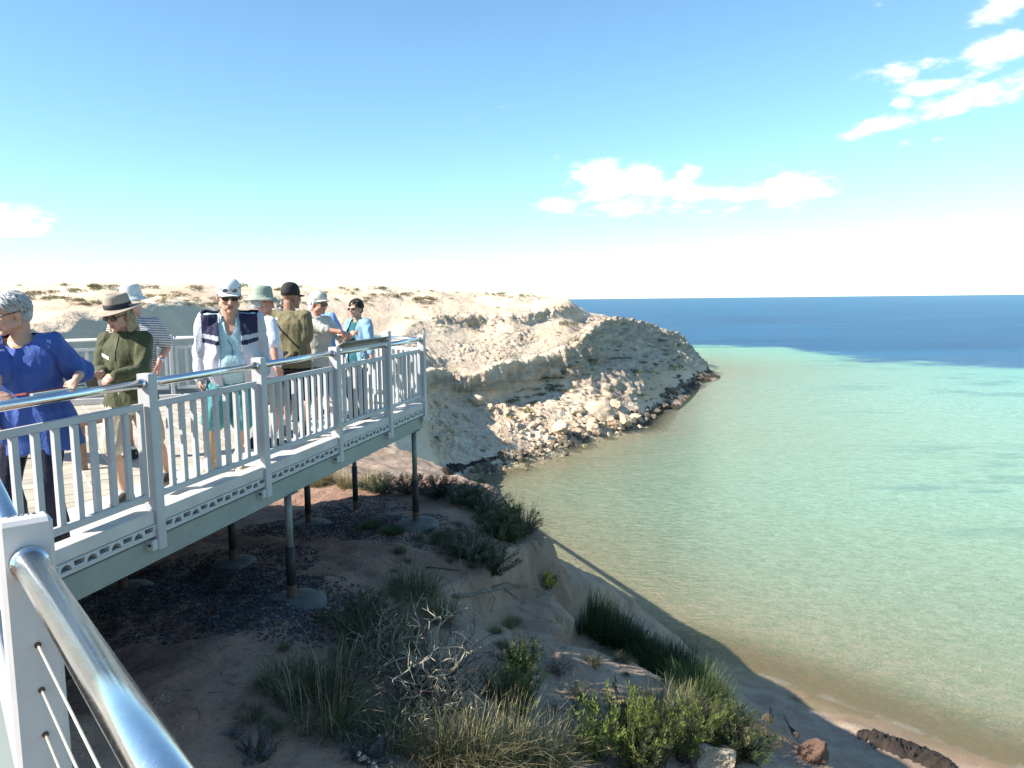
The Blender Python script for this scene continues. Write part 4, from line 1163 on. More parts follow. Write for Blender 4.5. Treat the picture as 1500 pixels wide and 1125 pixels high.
            for L_ in (0, 1):
                for r in range(rw - 1):
                    for i in range(cols_ - 1):
                        f_ = (L_ * q + r * cols_ + i, L_ * q + r * cols_ + i + 1, L_ * q + (r + 1) * cols_ + i + 1, L_ * q + (r + 1) * cols_ + i); fs.append(f_ if L_ else f_[::-1])
            for i in range(cols_ - 1): fs.append(((rw - 1) * cols_ + i, (rw - 1) * cols_ + i + 1, q + (rw - 1) * cols_ + i + 1, q + (rw - 1) * cols_ + i))
            pk.add(vs, fs).build('peak', under or m, o, True)
        return o
    def collar(s, m, h=.035, r=.066, open_=.5, name='collar'):
        vs = []; fs = []; n = 22; k = s.k; base = s.neck0 + Vector((0, 0, -.03 * k))
        for L_, (rr_, zz) in enumerate(((r, -.01), (r * .93, h * .7), (r * .97, h), (r * 1.16, h * .35), (r * 1.22, -.005))):
            for i in range(n):
                a = math.pi / 2 + open_ * .5 + (2 * math.pi - open_) * i / (n - 1)
                vs.append(base + s.M @ Vector((rr_ * math.cos(a) * 1.05 * k, rr_ * math.sin(a) * k - .004, (zz - .012 * math.sin(a)) * k)))
        for L_ in range(4):
            for i in range(n - 1): fs.append((L_ * n + i, L_ * n + i + 1, (L_ + 1) * n + i + 1, (L_ + 1) * n + i))
        return MB().add(vs, fs).build(name, m, s.root, True)
    def on_chest(s, x, z, out=.02, back=False):
        """a point just off the clothed chest"""
        me_p = s.T(x, 0, z); d_ = s.M @ Vector((0, -1 if back else 1, 0))
        return me_p, d_
    def stick(s, obj, x, z, w, h, m, name, back=False, tilt=0.0):
        """a small flat badge lying on a garment"""
        p, d_ = s.on_chest(x, z, back=back); me = obj.data
        tr = BVHTree.FromPolygons([v.co for v in me.vertices], [list(f.vertices) for f in me.polygons])
        hh = tr.ray_cast(p + d_ * .5, -d_)
        if hh[0] is None: return
        nn = hh[1].normalized(); ax = nn.cross(UP).normalized(); az = ax.cross(nn); ax = (ax * math.cos(tilt) + az * math.sin(tilt)); 
        return MB().box(hh[0] + nn * .004, w, .004, h, ax, nn, bev=.001).build(name, m, s.root)

black_lens = mat('dark_lens', (.012, .011, .012), .08, 0, .05, 4, 0, 1, .001, .6); black_pl = mat('black_plastic', (.015, .014, .014), .3); gold = mat('gold', (.7, .5, .2), .3, 1)
white_c = cloth('white_badge', (.75, .75, .74)); blackc = cloth('black_cloth', (.012, .013, .02)); navy = cloth('navy_cloth', (.022, .026, .085))
def deck_pt(px, Y): 
    p = at_y(px, 600, Y); return Vector((p.x, Y, 0))
def neckline(P, half, depth):
    """keep() that opens a round neck"""
    def f(c):
        q = P.M.inverted() @ (Vector(c) - P.pelvis) / P.k; z = q.z + .93
        if z > 1.505: return False
        if q.y > -.02 and abs(q.x) < half and z > 1.50 - depth * (1 - (q.x / half) ** 2) ** .5: return False
        return True
    return f
def in_body(P):
    Mi = np.array(P.M.inverted()); o = np.array(P.pelvis)
    return lambda c: ((c - o) @ Mi.T) / P.k + [0, 0, .93]

# 1 the woman in blue
P = Person('grey haired woman in a loose royal blue tunic leaning on the handrail', deck_pt(46, 4.86), (.12, -.99), 1.66, 1.12, True, .10, sk_fair, .006)
P.legs((.11, .0), (-.11, -.03), .1, -.1)
P.arm(-1, P.L(at_y(112, 556, 4.78)), (.25, -1, -.5), P.dirL((-.35, -.6, -.75)), P.dirL((-.2, .4, -.8)), .75)
P.arm(1, P.L(at_y(-6, 590, 4.36)), (.3, -.6, -.6), P.dirL((.75, -.35, -.25)), P.dirL((0, .1, -1)), .35)
P.head(P.dirL((-.62, -.78, 0)), .30, 1.1, 1.08)
P.skin_up()
blue_c = cloth('royal_blue_cloth', (.040, .085, .30), .7)
g = P.top('tunic', [blue_c], .98, .022, .70, 1.47, .05, 0, .0065, .014, neckline(P, .105, .085), .026, None, 1.02, wz=.22)
P.bottom('trousers', cloth('dark_navy_cloth', (.010, .012, .03)), .98, .012, .004)
P.shoes(blackc, blackc)
hair_grey = mat('grey_hair', (.36, .365, .37), .5, 0, .14, 40, .4, 160, .002, .4)
P.hair(hair_grey, 'short', 420, .07, .0062)
P.glasses(mat('clear_lens', (.3, .26, .24), .1), mat('tortoiseshell', (.05, .03, .02), .3), 'glasses')
P.stick(g, .10, 1.30, .075, .028, white_c, 'name_badge')
nk = MB(); nk.tube([P.T(.062 * math.cos(a) * 1.05, .015 + .07 * math.sin(a), 1.455 - .035 * math.sin(a)) for a in np.linspace(0, 2 * math.pi, 22)], .0022, 5); nk.build('necklace', gold, P.root, True)
MB().ell(P.H(-.083, -.008, -.045), .005, .005, .006).build('earring', gold, P.root, True)

# 2 the woman with the wide hat
P = Person('woman in an olive quarter-zip top and wide brimmed hat with a dark band', deck_pt(193, 5.92), (-.12, -.99), 1.62, 1.08, True, .06, sk_fair, .006)
aR = P.L(at_y(186, 728, 5.9)); aL = P.L(at_y(250, 692, 6.35))
P.legs((aR.x, aR.y), (aL.x, aL.y), .05, -.1, 0, .02)
P.arm(1, P.L(at_y(150, 546, 5.62)), (.4, -.5, -.7), P.dirL((-.5, -.4, -.5)), P.dirL((.6, -.3, -.3)), .5)
P.arm(-1, P.L(at_y(167, 551, 5.55)), (-.2, -.5, -.8), P.dirL((-.75, -.2, -.45)), P.dirL((-.3, .5, -.6)), .55)
P.head(P.dirL((-.22, -.97, 0)), .26)
P.skin_up()
olive = cloth('olive_cloth', (.060, .066, .028), .7)
g = P.top('top', [olive], 1.9, .015, .86, 1.50, .012, 0, .0065, .008, None, .008)
P.collar(olive, .05, .068, .9)
P.bottom('shorts', cloth('stone_cloth', (.42, .37, .29)), .44, .014, .012)
P.shoes(mat('dark_brown_leather', (.035, .028, .022), .6), mat('tan_sole', (.30, .22, .13), .7), True, cloth('grey_sock', (.3, .29, .28)), .1)
blond = mat('blond_hair', (.34, .26, .15), .5, 0, .3, 60, .3, 200, .002, .4)
P.hair(blond, 'bob', 150, .06, .010)
P.glasses(black_lens, black_pl, big=1.12)
P.hat('brim', mat('taupe_felt', (.34, .275, .215), .85, 0, .06, 20), mat('dark_hat_band', (.022, .02, .03), .7), brim=.10, crown=.110, tilt=.05)
P.stick(g, .10, 1.30, .075, .026, white_c, 'name_badge', tilt=.4)
tr = BVHTree.FromPolygons([v.co for v in g.data.vertices], [list(f.vertices) for f in g.data.polygons]); zpt = []
for z in (1.46, 1.42, 1.38, 1.34, 1.30, 1.27):
    hh = tr.ray_cast(P.T(0, .5, z), P.M @ Vector((0, -1, 0)))
    if hh[0] is not None: zpt.append(hh[0] + hh[1] * .003)
if len(zpt) > 1: MB().tube(zpt, .0032, 6).build('zip', mat('dark_zip', (.10, .10, .07), .5), P.root, True)
ph = thing('mobile_phone', 'dark phone held low in the hands of the woman in the wide hat', 'phone', at_y(135, 562, 5.45))
MB().box((0, 0, 0), .075, .15, .009, (.8, .4, .2), (-.3, .75, -.6), None or Vector((.8, .4, .2)).cross(Vector((-.3, .75, -.6))), bev=.003).build('case', black_pl, ph)

# 3 the man in the striped shirt
P = Person('man in a navy and white striped shirt and pale bucket hat standing behind', deck_pt(205, 7.7), (.1, -1), 1.72, 1.08, False, 0, sk_pink, .009)
P.legs((.1, 0), (-.1, 0)); P.arm(1, (.27, .06, .85), (0, -1, 0)); P.arm(-1, P.L(at_y(233, 531, 7.6)), (0, -1, -.2), (0, .1, -1)); P.head((.25, 1), .05); P.skin_up()
P.top('shirt', [cloth('striped_cloth', (.03, .033, .06), .85, .07, ((.62, .62, .62), 56.0))], .78, .013, .86, 1.485, .01, .05, wrinkle=.004, cuff=.018); P.collar(navy, .03, .068, .7)
P.bottom('shorts', cloth('fawn_cloth', (.33, .28, .2)), .42); P.shoes(blackc, blackc, False, white_c, .1)
P.glasses(black_lens, black_pl); P.hat('bucket', mat('pale_hat_cloth', (.56, .57, .56), .85, 0, .06, 20), None, brim=.045, crown=.105)
wr = P.arms[-1][2]; el = P.arms[-1][1]; dd_ = (el - wr).normalized(); MB().tube([wr + dd_ * .02, wr + dd_ * .045], .034, 14).build('watch', mat('silver_watch', (.5, .5, .52), .3, .9), P.root, True)

# 4 the tall man in the jacket
P = Person('tall man in pale grey jacket with navy shoulders, teal shorts and white cap', deck_pt(345, 7.06), (.30, -.95), 1.80, 1.12, False, .32, sk_fair, .006)
aR = P.L(at_y(309, 690, 7.0)); aL = P.L(at_y(349, 688, 7.16)); P.legs((aR.x, aR.y), (aL.x, aL.y), .25, -.2)
P.arm(1, (.30, .05, .88), (.3, -1, 0), (-.1, .1, -1)); P.arm(-1, (-.275, -.06, .90), (-.3, -1, 0), (0, 0, -1)); P.head(P.dirL((.42, -.9, 0)), .26, 1.15, 1.2, big=1.08); P.skin_up(.05)
aqua = cloth('aqua_cloth', (.36, .52, .565), .8)
g = P.top('polo_shirt', [aqua], .28, .008, .83, 1.49, .0, .085, .007, .005, neckline(P, .05, .17), .012)
P.collar(aqua, .045, .072, 1.3)
jac = cloth('silver_grey_cloth', (.44, .45, .51), .6); jnavy = cloth('deep_navy_cloth', (.018, .018, .06), .6)
ib = in_body(P)
def jk(c):
    q = P.M.inverted() @ (Vector(c) - P.pelvis) / P.k; z = q.z + .93
    if z > 1.50: return False
    return not (q.y > .0 and -(.105 - .03 * (z - .8)) < q.x < (.085 + .02 * (z - .8)) and z < 1.55)
def jpaint(c):
    q = ib(c); z = q[:, 2]; body_ = np.abs(q[:, 0]) < .235
    return np.where(body_ & ((z > 1.335) | ((z > 1.255) & (z < 1.295))), 1, 0)
g2 = P.top('jacket', [jac, jnavy], 1.92, .036, .80, 1.50, .012, .06, .0075, .010, jk, .018, jpaint, 1.14)
sol = g2.modifiers.new('thickness', 'SOLIDIFY'); sol.thickness = .006; sol.offset = -1
P.collar(jac, .055, .084, 1.6, 'jacket_collar')
P.bottom('shorts', cloth('teal_cloth', (.06, .225, .235), .75), .47, .022, .020, 1.05)
P.shoes(mat('tan_suede', (.30, .25, .18), .85), mat('pale_sole', (.5, .48, .44), .7), False, white_c, {1: .93, -1: .16}, cloth('tan_stocking', (.36, .235, .12)))
P.glasses(black_lens, black_pl, big=.95)
P.hat('cap', mat('white_cap_cloth', (.66, .66, .66), .8, 0, .04, 20), None, None, z=-.022, brim=.036, tilt=.12)
P.glasses(mat('smoky_lens', (.10, .11, .13), .15), mat('silver_frame', (.25, .25, .27), .3, .8), 'spare_sunglasses', dz=.058, dy=-.008, big=.72)
gl = MB(); tp, td = P.on_chest(-.0, 1.26); base_ = tp + td * .15 * P.k
gl.tube([base_ + Vector((.02, .01, .03)), base_ + Vector((-.01, .02, -.02)), base_ + Vector((-.015, .02, -.10))], .003, 5); gl.tube([base_ + Vector((-.015 + .018 * math.cos(a), .022, -.10 + .014 * math.sin(a) + .02)) for a in np.linspace(0, 6.2, 12)], .002, 5)
gl.build('hanging_spectacles', black_pl, P.root)

# 5 the man in the white t-shirt
P = Person('man in a white t-shirt and sage green bucket hat facing away', deck_pt(384, 8.2), (.55, .83), 1.70, 1.14, False, .05, sk_pink, .008)
P.legs((.09, .05), (-.1, -.05), .1, -.2); P.arm(1, P.L(at_y(409, 563, 7.9)), (.3, -1, -.2), (0, .5, -.8)); P.arm(-1, (-.22, .2, 1.0), (-.3, -1, 0)); P.head((.35, .95), .15); P.skin_up(.03)
P.top('t_shirt', [cloth('white_cotton', (.60, .62, .68), .9)], .82, .015, .82, 1.49, .02, .07, wrinkle=.006, cuff=.022)
P.bottom('shorts', cloth('khaki_grey_cloth', (.22, .21, .17)), .43, .016, .015); P.shoes(blackc, blackc, False, white_c, .2)
P.hair(hair_grey, 'cropped', 40, .03, .007); P.hat('bucket', mat('sage_hat_cloth', (.27, .31, .25), .85, 0, .06, 20), None, brim=.06, crown=.11, tilt=.1)
wr, el = P.arms[1][2], P.arms[1][1]; dd_ = (el - wr).normalized(); MB().tube([wr + dd_ * .02, wr + dd_ * .04], .033, 14).build('wrist_band', white_c, P.root, True)

# 6 the man in the khaki shirt
P = Person('man in a khaki short sleeved shirt and black cap seen from behind', deck_pt(430, 8.75), (.22, .98), 1.76, 1.12, False, .02, sk_tan, .007)
P.legs((.12, .0), (-.12, .03), .2, -.2); P.arm(1, P.L(at_y(452, 545, 8.75)), (.3, -1, 0), (0, .15, -1)); P.arm(-1, (-.2, .28, 1.05), (-.4, -1, 0)); P.head((.35, .93), .05); P.skin_up()
khaki = cloth('khaki_cloth', (.155, .135, .072), .8)
g = P.top('shirt', [khaki], .80, .018, .84, 1.48, .02, .03, .0075, .007, None, .028, None, 1.06); P.collar(khaki, .04, .07, .6)
P.bottom('shorts', cloth('black_shorts_cloth', (.014, .014, .02)), .45, .018, .022); P.shoes(blackc, mat('grey_sole', (.2, .2, .2), .7), True, cloth('olive_sock', (.10, .10, .07)), .25)
P.hat('cap', mat('black_cap_cloth', (.016, .016, .017), .8, 0, .1, 20), None, None, z=-.016, brim=.07, tilt=.05, hs=1.25)
st = MB(); pts = []
tr = BVHTree.FromPolygons([v.co for v in g.data.vertices], [list(f.vertices) for f in g.data.polygons])
for t_ in np.linspace(0, 1, 14):
    a_ = P.T(-.14 + .30 * t_, 0, 1.40 - .34 * t_); hh = tr.ray_cast(a_ + Vector((0, -.5, 0)), Vector((0, 1, 0)))
    if hh[0] is not None: pts.append(hh[0] + Vector((0, -.004, 0)))
if len(pts) > 2: st.tube(pts, .010, 6).build('sling_strap', blackc, P.root, True)
P.stick(g, -.10, 1.40, .03, .02, white_c, 'logo_patch', back=True)

# 7 the white haired woman
P = Person('white haired woman in a cream shirt and sun visor with folded arms', deck_pt(468, 9.4), (.80, -.55), 1.67, 1.12, True, .03, sk_pink, .008)
P.legs((.09, 0), (-.09, .03)); P.arm(1, P.L(at_y(503, 487, 9.15)), (.3, -.3, -1), P.dirL((.8, -.3, -.5)), P.dirL((.0, .5, -.6)), .6); P.arm(-1, P.L(at_y(507, 490, 9.25)), (-.3, -.3, -1), P.dirL((.3, -.6, -.3)), P.dirL((-.5, 0, -.5)), .6); P.head((-.12, 1), .05); P.skin_up()
cream = cloth('cream_cloth', (.50, .48, .42), .85)
P.top('shirt', [cream], 1.12, .018, .84, 1.485, .025, 0, None, .007, None, .022, None, 1.08); P.collar(cream, .04, .066, 1.1)
P.bottom('shorts', cloth('denim_cloth', (.06, .085, .14)), .44, .014, .012); P.shoes(cloth('grey_shoe_cloth', (.1, .1, .11)), white_c, False, white_c, .1)
P.hair(mat('snow_white_hair', (.62, .60, .58), .5, 0, .12, 60, .2, 200, .002), 'full', 180, .06, .011); P.glasses(black_lens, black_pl, big=1.1)
P.hat('cap', mat('cream_cap_cloth', (.50, .49, .43), .85, 0, .06, 20), None, None, z=.012, brim=.07, tilt=.05)

# 8 two more in pale blue behind
P = Person('person in a pale blue shirt mostly hidden behind the white haired woman', deck_pt(474, 10.6), (.3, .95), 1.70, 1.15, False, 0, sk_pink, .010)
P.legs((.1, 0), (-.1, 0)); P.arm(1, (.30, .10, .92), (.3, -1, 0)); P.arm(-1, (-.27, .05, .88), (-.3, -1, 0)); P.head((0, 1), .1); P.skin_up()
pale_blue = cloth('pale_blue_cloth', (.18, .32, .60), .85); P.top('shirt', [pale_blue], .8, .016, .84, 1.48, .02, wrinkle=.006, cuff=.02); P.bottom('trousers', navy, .95); P.shoes(blackc, blackc)
P.hair(hair_grey, 'short', 80, .04)
P = Person('person in a sky blue shirt mostly hidden behind the man in khaki', deck_pt(421, 10.0), (-.2, .97), 1.60, 1.15, False, .05, sk_fair, .010)
P.legs((.1, 0), (-.1, 0)); P.arm(1, (.29, .10, .85), (.3, -1, 0)); P.arm(-1, (-.29, .05, .85), (-.3, -1, 0)); P.head((.2, .98), .3); P.skin_up()
P.top('shirt', [cloth('sky_blue_cloth', (.30, .47, .56), .85)], .8, .016, .84, 1.48, .02, wrinkle=.006, cuff=.02); P.bottom('trousers', cloth('grey_trouser_cloth', (.12, .12, .13)), .95); P.shoes(blackc, blackc)
P.hair(mat('dark_grey_hair', (.1, .1, .1), .5, 0, .2, 60), 'short', 80, .04)

# 9 the dark haired woman
P = Person('dark haired woman in an open pale blue shirt over a teal top by the panel', deck_pt(529, 10.25), (-.55, -.83), 1.60, 1.0, True, .02, sk_fair, .008)
P.legs((.09, 0), (-.09, .02)); P.arm(1, P.L(at_y(512, 491, 9.95)), (.5, -.5, -.8), P.dirL((.75, -.1, .35)), P.dirL((.1, .6, -.3)), .5); P.arm(-1, P.L(at_y(545, 531, 10.0)), (-.5, -.6, -.4), P.dirL((-.5, -.5, -.3)), P.dirL((.2, .3, -.7)), .5); P.head((-.1, 1), .05); P.skin_up()
P.top('teal_top', [cloth('deep_teal_cloth', (.014, .095, .115))], .12, .010, .80, 1.48, .012, 0, None, .005, neckline(P, .06, .06))
ltb = cloth('chambray_cloth', (.21, .35, .47), .85)
def ovs(c):
    q = P.M.inverted() @ (Vector(c) - P.pelvis) / P.k; z = q.z + .93
    if z > 1.50: return False
    return not (q.y > .0 and abs(q.x + .0) < .075 + .05 * max(0, 1.4 - z))
g = P.top('overshirt', [ltb], 1.6, .024, .82, 1.49, .02, 0, None, .008, ovs, .02, None, 1.1)
sol = g.modifiers.new('thickness', 'SOLIDIFY'); sol.thickness = .005; sol.offset = -1
P.collar(ltb, .045, .068, 1.4); P.bottom('trousers', cloth('charcoal_cloth', (.02, .022, .026)), .95, .010); P.shoes(blackc, blackc)
P.hair(mat('dark_brown_hair', (.018, .013, .011), .45, 0, .2, 60), 'fringe', 170, .06, .010); P.glasses(black_lens, black_pl)
b_ = thing('handbag', 'small white patterned bag held at the waist by the dark haired woman', 'bag', at_y(537, 533, 9.9))
MB().box((0, 0, 0), .17, .06, .12, (.9, -.4, 0), None, (0, 0, 1), bev=.02).build('bag_body', mat('white_patterned_cloth', (.55, .54, .5), .8, 0, .5, 30), b_); MB().tube([(-.06, .02, .06), (-.03, .0, .12), (.03, -.02, .12), (.06, -.03, .06)], .006, 6).build('handle', blackc, b_, True)

# 10 someone at the left edge, only a hand showing
P = Person('person in a dark blue sleeve at the edge of view beside the woman in blue', deck_pt(-75, 4.75), (.0, -1), 1.66, 1.1, True, 0, sk_pink, .008)
P.legs((.09, 0), (-.09, 0)); P.arm(-1, P.L(at_y(-4, 652, 4.62)), (0, -1, -.4), P.dirL((.35, .1, -1)), P.dirL((-.3, .6, .1)), .45); P.arm(1, (.25, .05, .85), (.3, -1, 0)); P.head((0, 1), .1); P.skin_up()
P.top('jumper', [navy], 1.85, .016, .84, 1.49, .015); P.bottom('trousers', blackc, .95); P.shoes(blackc, blackc); P.hair(hair_grey, 'short', 60, .04)
# ------------------------------------------------------------------ rocks
import bmesh
rock_m = bpy.data.materials.new('limestone_rock'); t = NT(rock_m)
v = t.coord(); n1 = t.noise(v, 1.6, 6, .65); n2 = t.noise(v, 7, 5, .7); r_ = t.node('ShaderNodeObjectInfo').outputs['Random']
c = t.mix(t.remap(n1, .3, .7), (.42, .32, .22), (.62, .50, .37)); c = t.mix(t.remap(n2, .5, .72, 0, .7), c, (.26, .19, .13)); c = t.mix(t.remap(r_, .55, 1, 0, .45), c, (.50, .30, .19))
t.set(t.b.inputs['Base Color'], c); t.b.inputs['Roughness'].default_value = .95; t.b.inputs['Specular IOR Level'].default_value = .12
t.l.new(t.bump(n2, .7, .06), t.b.inputs['Normal'])
wrock_m = bpy.data.materials.new('weed_stained_rock'); t = NT(wrock_m)
v = t.coord(); n1 = t.noise(v, 2.5, 6, .65); r_ = t.node('ShaderNodeObjectInfo').outputs['Random']
c = t.mix(t.remap(n1, .35, .65), (.05, .042, .03), (.20, .155, .105)); c = t.mix(t.remap(r_, .5, 1, 0, .6), c, (.24, .185, .12))
t.set(t.b.inputs['Base Color'], c); t.b.inputs['Roughness'].default_value = .85; t.l.new(t.bump(n1, .7, .05), t.b.inputs['Normal'])
def rock_mesh(seed, sub=2, name='boulder', m=rock_m, sharp=.5):
    bm = bmesh.new(); bmesh.ops.create_icosphere(bm, subdivisions=sub, radius=1)
    co = np.array([v.co for v in bm.verts]); rg = np.random.default_rng(seed)
    co = co * rg.uniform(.75, 1.15, 3)
    for _ in range(9):
        n = rg.normal(size=3); n /= np.linalg.norm(n); o = rg.uniform(.45, .85); dd = co @ n - o
        co = co - np.outer(np.clip(dd, 0, None) * .9, n)
    nn = co / np.linalg.norm(co, axis=1)[:, None]
    co = co + nn * (.16 * fbm(co * 1.6 + seed * 3.1, 3) + .05 * fbm(co * 5 + seed, 2))[:, None]
    for v, c_ in zip(bm.verts, co): v.co = c_
    me = bpy.data.meshes.new(name); bm.to_mesh(me); bm.free(); me.materials.append(m); return me
ROCKS = [rock_mesh(i, 3) for i in range(9)]; WROCKS = [rock_mesh(40 + i, 2, 'rock', wrock_m) for i in range(6)]
rr_ = random.Random(5)
def put(me, p, size, name, label, cat, group=None, flat=1.0, sink=.25, nrm=None):
    o = link(name, me); o.location = Vector(p) + Vector((0, 0, size * flat * (.5 - sink)))
    o.rotation_euler = (rr_.uniform(-.35, .35), rr_.uniform(-.35, .35), rr_.uniform(0, 6.28)); s_ = size / 2
    o.scale = (s_ * rr_.uniform(.85, 1.2), s_ * rr_.uniform(.8, 1.1), s_ * flat * rr_.uniform(.75, 1.1)); tag(o, label, cat, group); return o
big = [(880, 612, 40, 'large pale pointed boulder standing above the fallen blocks at the foot of the headland'), (822, 636, 31, 'pale pointed boulder on the rubble slope left of the fallen blocks'),
       (912, 626, 32, 'pale square block in the pile of fallen blocks at the water edge'), (846, 638, 22, 'low pale block between the two pointed boulders'), (696, 592, 24, 'rounded pale boulder under the low cliff by the platform'), (718, 600, 16, 'small pale boulder right of the rounded boulder under the low cliff'),
       (830, 668, 11, 'dark lone rock standing in the shallow water off the bay corner'), (772, 689, 9, 'small dark rock awash at the edge of the bay corner beach')]
for px, py, w_, lab in big:
    h_ = hit(px, py); 
    if py > 660: h_ = (at_z(px, py, SEA), None, None, (at_z(px, py, SEA) - CAM).length)
    put(rr_.choice(WROCKS if py > 660 else ROCKS), h_[0], w_ * h_[3] / FPX, 'boulder', lab, 'rock', None, 1.15 if w_ > 40 else .8, .2)
def scatter(n, fpx, size, meshes, name, label, cat, group, flat=.8, sink=.3, minz=None):
    k = 0; g = 0
    while k < n and g < n * 6:
        g += 1; px, py = fpx(); h_ = hit(px, py)
        if h_[0] is None or h_[3] < 30: continue
        sz_ = size(); put(rr_.choice(meshes), h_[0], sz_, name, label(px, py, sz_) if callable(label) else label, cat, group, flat, sink); k += 1
def by_place(places, small, large, cut):
    def f(px, py, s_):
        for lim, where in places:
            if px < lim: break
        return (large if s_ > cut else small) + ' ' + where
    return f
def along(pts, spread):
    def f():
        i = rr_.randrange(len(pts) - 1); t_ = rr_.random(); a, b = pts[i], pts[i + 1]
        return a[0] + (b[0] - a[0]) * t_ + rr_.gauss(0, spread[0]), a[1] + (b[1] - a[1]) * t_ + rr_.gauss(0, spread[1])
    return f
def inbox(x0, x1, y0, y1, slope=0.0):
    def f():
        x_ = rr_.uniform(x0, x1); return x_, rr_.uniform(y0, y1) + slope * (x_ - x0)
    return f
scatter(34, along([(838, 622), (868, 615), (905, 622), (935, 622)], (14, 9)), lambda: rr_.triangular(.6, 2.0, .9), ROCKS, 'boulder', by_place([(850, 'at the left end of the sunlit pile'), (885, 'at the foot of the tall pointed boulder in the sunlit pile'), (920, 'in the middle right of the sunlit pile'), (9e9, 'at the water end of the sunlit pile')], 'small pale block', 'large pale block', 1.2), 'rock', 'fallen blocks at the foot of the headland')
scatter(36, inbox(640, 860, 585, 650, .08), lambda: rr_.triangular(.35, 1.2, .5), ROCKS, 'boulder', by_place([(690, 'on the rubble slope nearest the platform'), (740, 'on the rubble slope below the low cliff'), (800, 'on the rubble slope above the dark waterline rocks'), (9e9, 'on the rubble slope beside the sunlit pile')], 'small pale boulder', 'large pale boulder', .65), 'rock', 'boulders on the rubble slope')
scatter(95, along([(700, 690), (735, 676), (775, 664), (815, 652), (860, 641), (925, 632)], (10, 5)), lambda: rr_.triangular(.35, 1.1, .6), WROCKS, 'rock', by_place([(730, 'in the waterline band at the bay corner'), (790, 'in the waterline band below the sandy slope'), (850, 'in the waterline band below the rubble slope'), (9e9, 'in the waterline band below the sunlit pile')], 'small dark weed-stained rock', 'large dark weed-stained rock', .7), 'rock', 'dark rocks along the waterline')
scatter(48, along([(930, 622), (955, 604), (978, 580), (1000, 562), (1034, 547)], (7, 4)), lambda: rr_.triangular(.5, 1.7, .8), WROCKS, 'rock', by_place([(955, 'at the headland foot beside the sunlit pile'), (990, 'midway along the foot of the shaded headland'), (9e9, 'at the very tip of the headland')], 'small dark rock', 'large dark rock', .95), 'rock', 'dark rocks at the foot of the headland', .7)
# smaller stones, too many to count
def stones(name, pts, sizes, m, kind='stuff', flat=.6, seed=1):
    rg = np.random.default_rng(seed); n = len(pts); base = np.array([(1, 0, 0), (-1, 0, 0), (0, 1, 0), (0, -1, 0), (0, 0, 1), (0, 0, -1)], float)
    fa = np.array([(0, 2, 4), (2, 1, 4), (1, 3, 4), (3, 0, 4), (2, 0, 5), (1, 2, 5), (3, 1, 5), (0, 3, 5)])
    sz = np.asarray(sizes)[:, None, None]; vs = base[None] * rg.uniform(.6, 1.25, (n, 6, 1)) + rg.normal(0, .18, (n, 6, 3)); vs[:, :, 2] *= flat
    a = rg.uniform(0, 6.28, n); ca, sa = np.cos(a)[:, None], np.sin(a)[:, None]
    vs = np.stack([vs[..., 0] * ca - vs[..., 1] * sa, vs[..., 0] * sa + vs[..., 1] * ca, vs[..., 2]], -1) * sz * .5 + np.asarray(pts)[:, None, :]
    f = (fa[None] + (np.arange(n) * 6)[:, None, None]).reshape(-1, 3)
    me = bpy.data.meshes.new(name); me.from_pydata(vs.reshape(-1, 3).tolist(), [], f.tolist()); me.materials.append(m)
    o = link(name, me, kind=kind); return o
pts = []; sz = []
for f_, n, s0, s1 in ((inbox(628, 850, 575, 655, .1), 1100, .12, .45), (along([(690, 694), (760, 672), (860, 645)], (16, 8)), 700, .1, .4), (inbox(640, 860, 495, 545, -.1), 700, .1, .4), (inbox(600, 820, 440, 500), 500, .12, .4), (along([(830, 625), (935, 625)], (25, 12)), 300, .15, .5)):
    for _ in range(n):
        h_ = hit(*f_())
        if h_[0] is not None and h_[3] > 30: pts.append(h_[0]); s_ = s0 + (s1 - s0) * rr_.random() ** 3; sz.append(s_)
stones('rubble', pts, sz, rock_m, seed=2)

# ------------------------------------------------------------------ plants
lf_grey = leafmat('grey_green_leaf', (.085, .098, .062), (.12, .128, .085)); lf_dark = leafmat('dark_green_leaf', (.040, .066, .024), (.062, .092, .034)); lf_bright = leafmat('bright_green_leaf', (.115, .165, .030), (.17, .20, .045)); lf_olive = leafmat('olive_leaf', (.11, .105, .045), (.15, .14, .06))
lf_blue = leafmat('blue_grey_leaf', (.10, .13, .15), (.16, .19, .20)); lf_straw = leafmat('straw_blade', (.26, .22, .12), (.36, .31, .18), .2); lf_green = leafmat('green_blade', (.07, .085, .035), (.11, .12, .05), .25); lf_yel = leafmat('yellow_flower', (.45, .40, .03), (.55, .5, .05))
wood_m = mat('grey_dead_wood', (.16, .145, .125), .9, 0, .3, 14); pale_twig = mat('bleached_twig', (.34, .30, .23), .85, 0, .3, 18); dark_twig = mat('dark_twig', (.055, .042, .034), .9, 0, .3, 14)
def blade(mb, p, d, l, w, droop, mi, rg, seg=4):
    side = Vector((d.y, -d.x, 0)); side = side.normalized() if side.length > 1e-4 else Vector((1, 0, 0))
    side = (side + Vector((rg.uniform(-.5, .5), rg.uniform(-.5, .5), 0))).normalized()
    q = Vector(p); vs = []; dv = Vector(d)
    for k in range(seg + 1):
        ww = w * (1 - (k / seg) ** 1.6) * .5 + .0006
        vs += [q - side * ww, q + side * ww]; q = q + dv * (l / seg); dv = (dv + Vector((rg.uniform(-.08, .08), rg.uniform(-.08, .08), -droop / seg * (k + 1) * .6))).normalized()
    mb.add(vs, [(2 * k, 2 * k + 1, 2 * k + 3, 2 * k + 2) for k in range(seg)], mi)
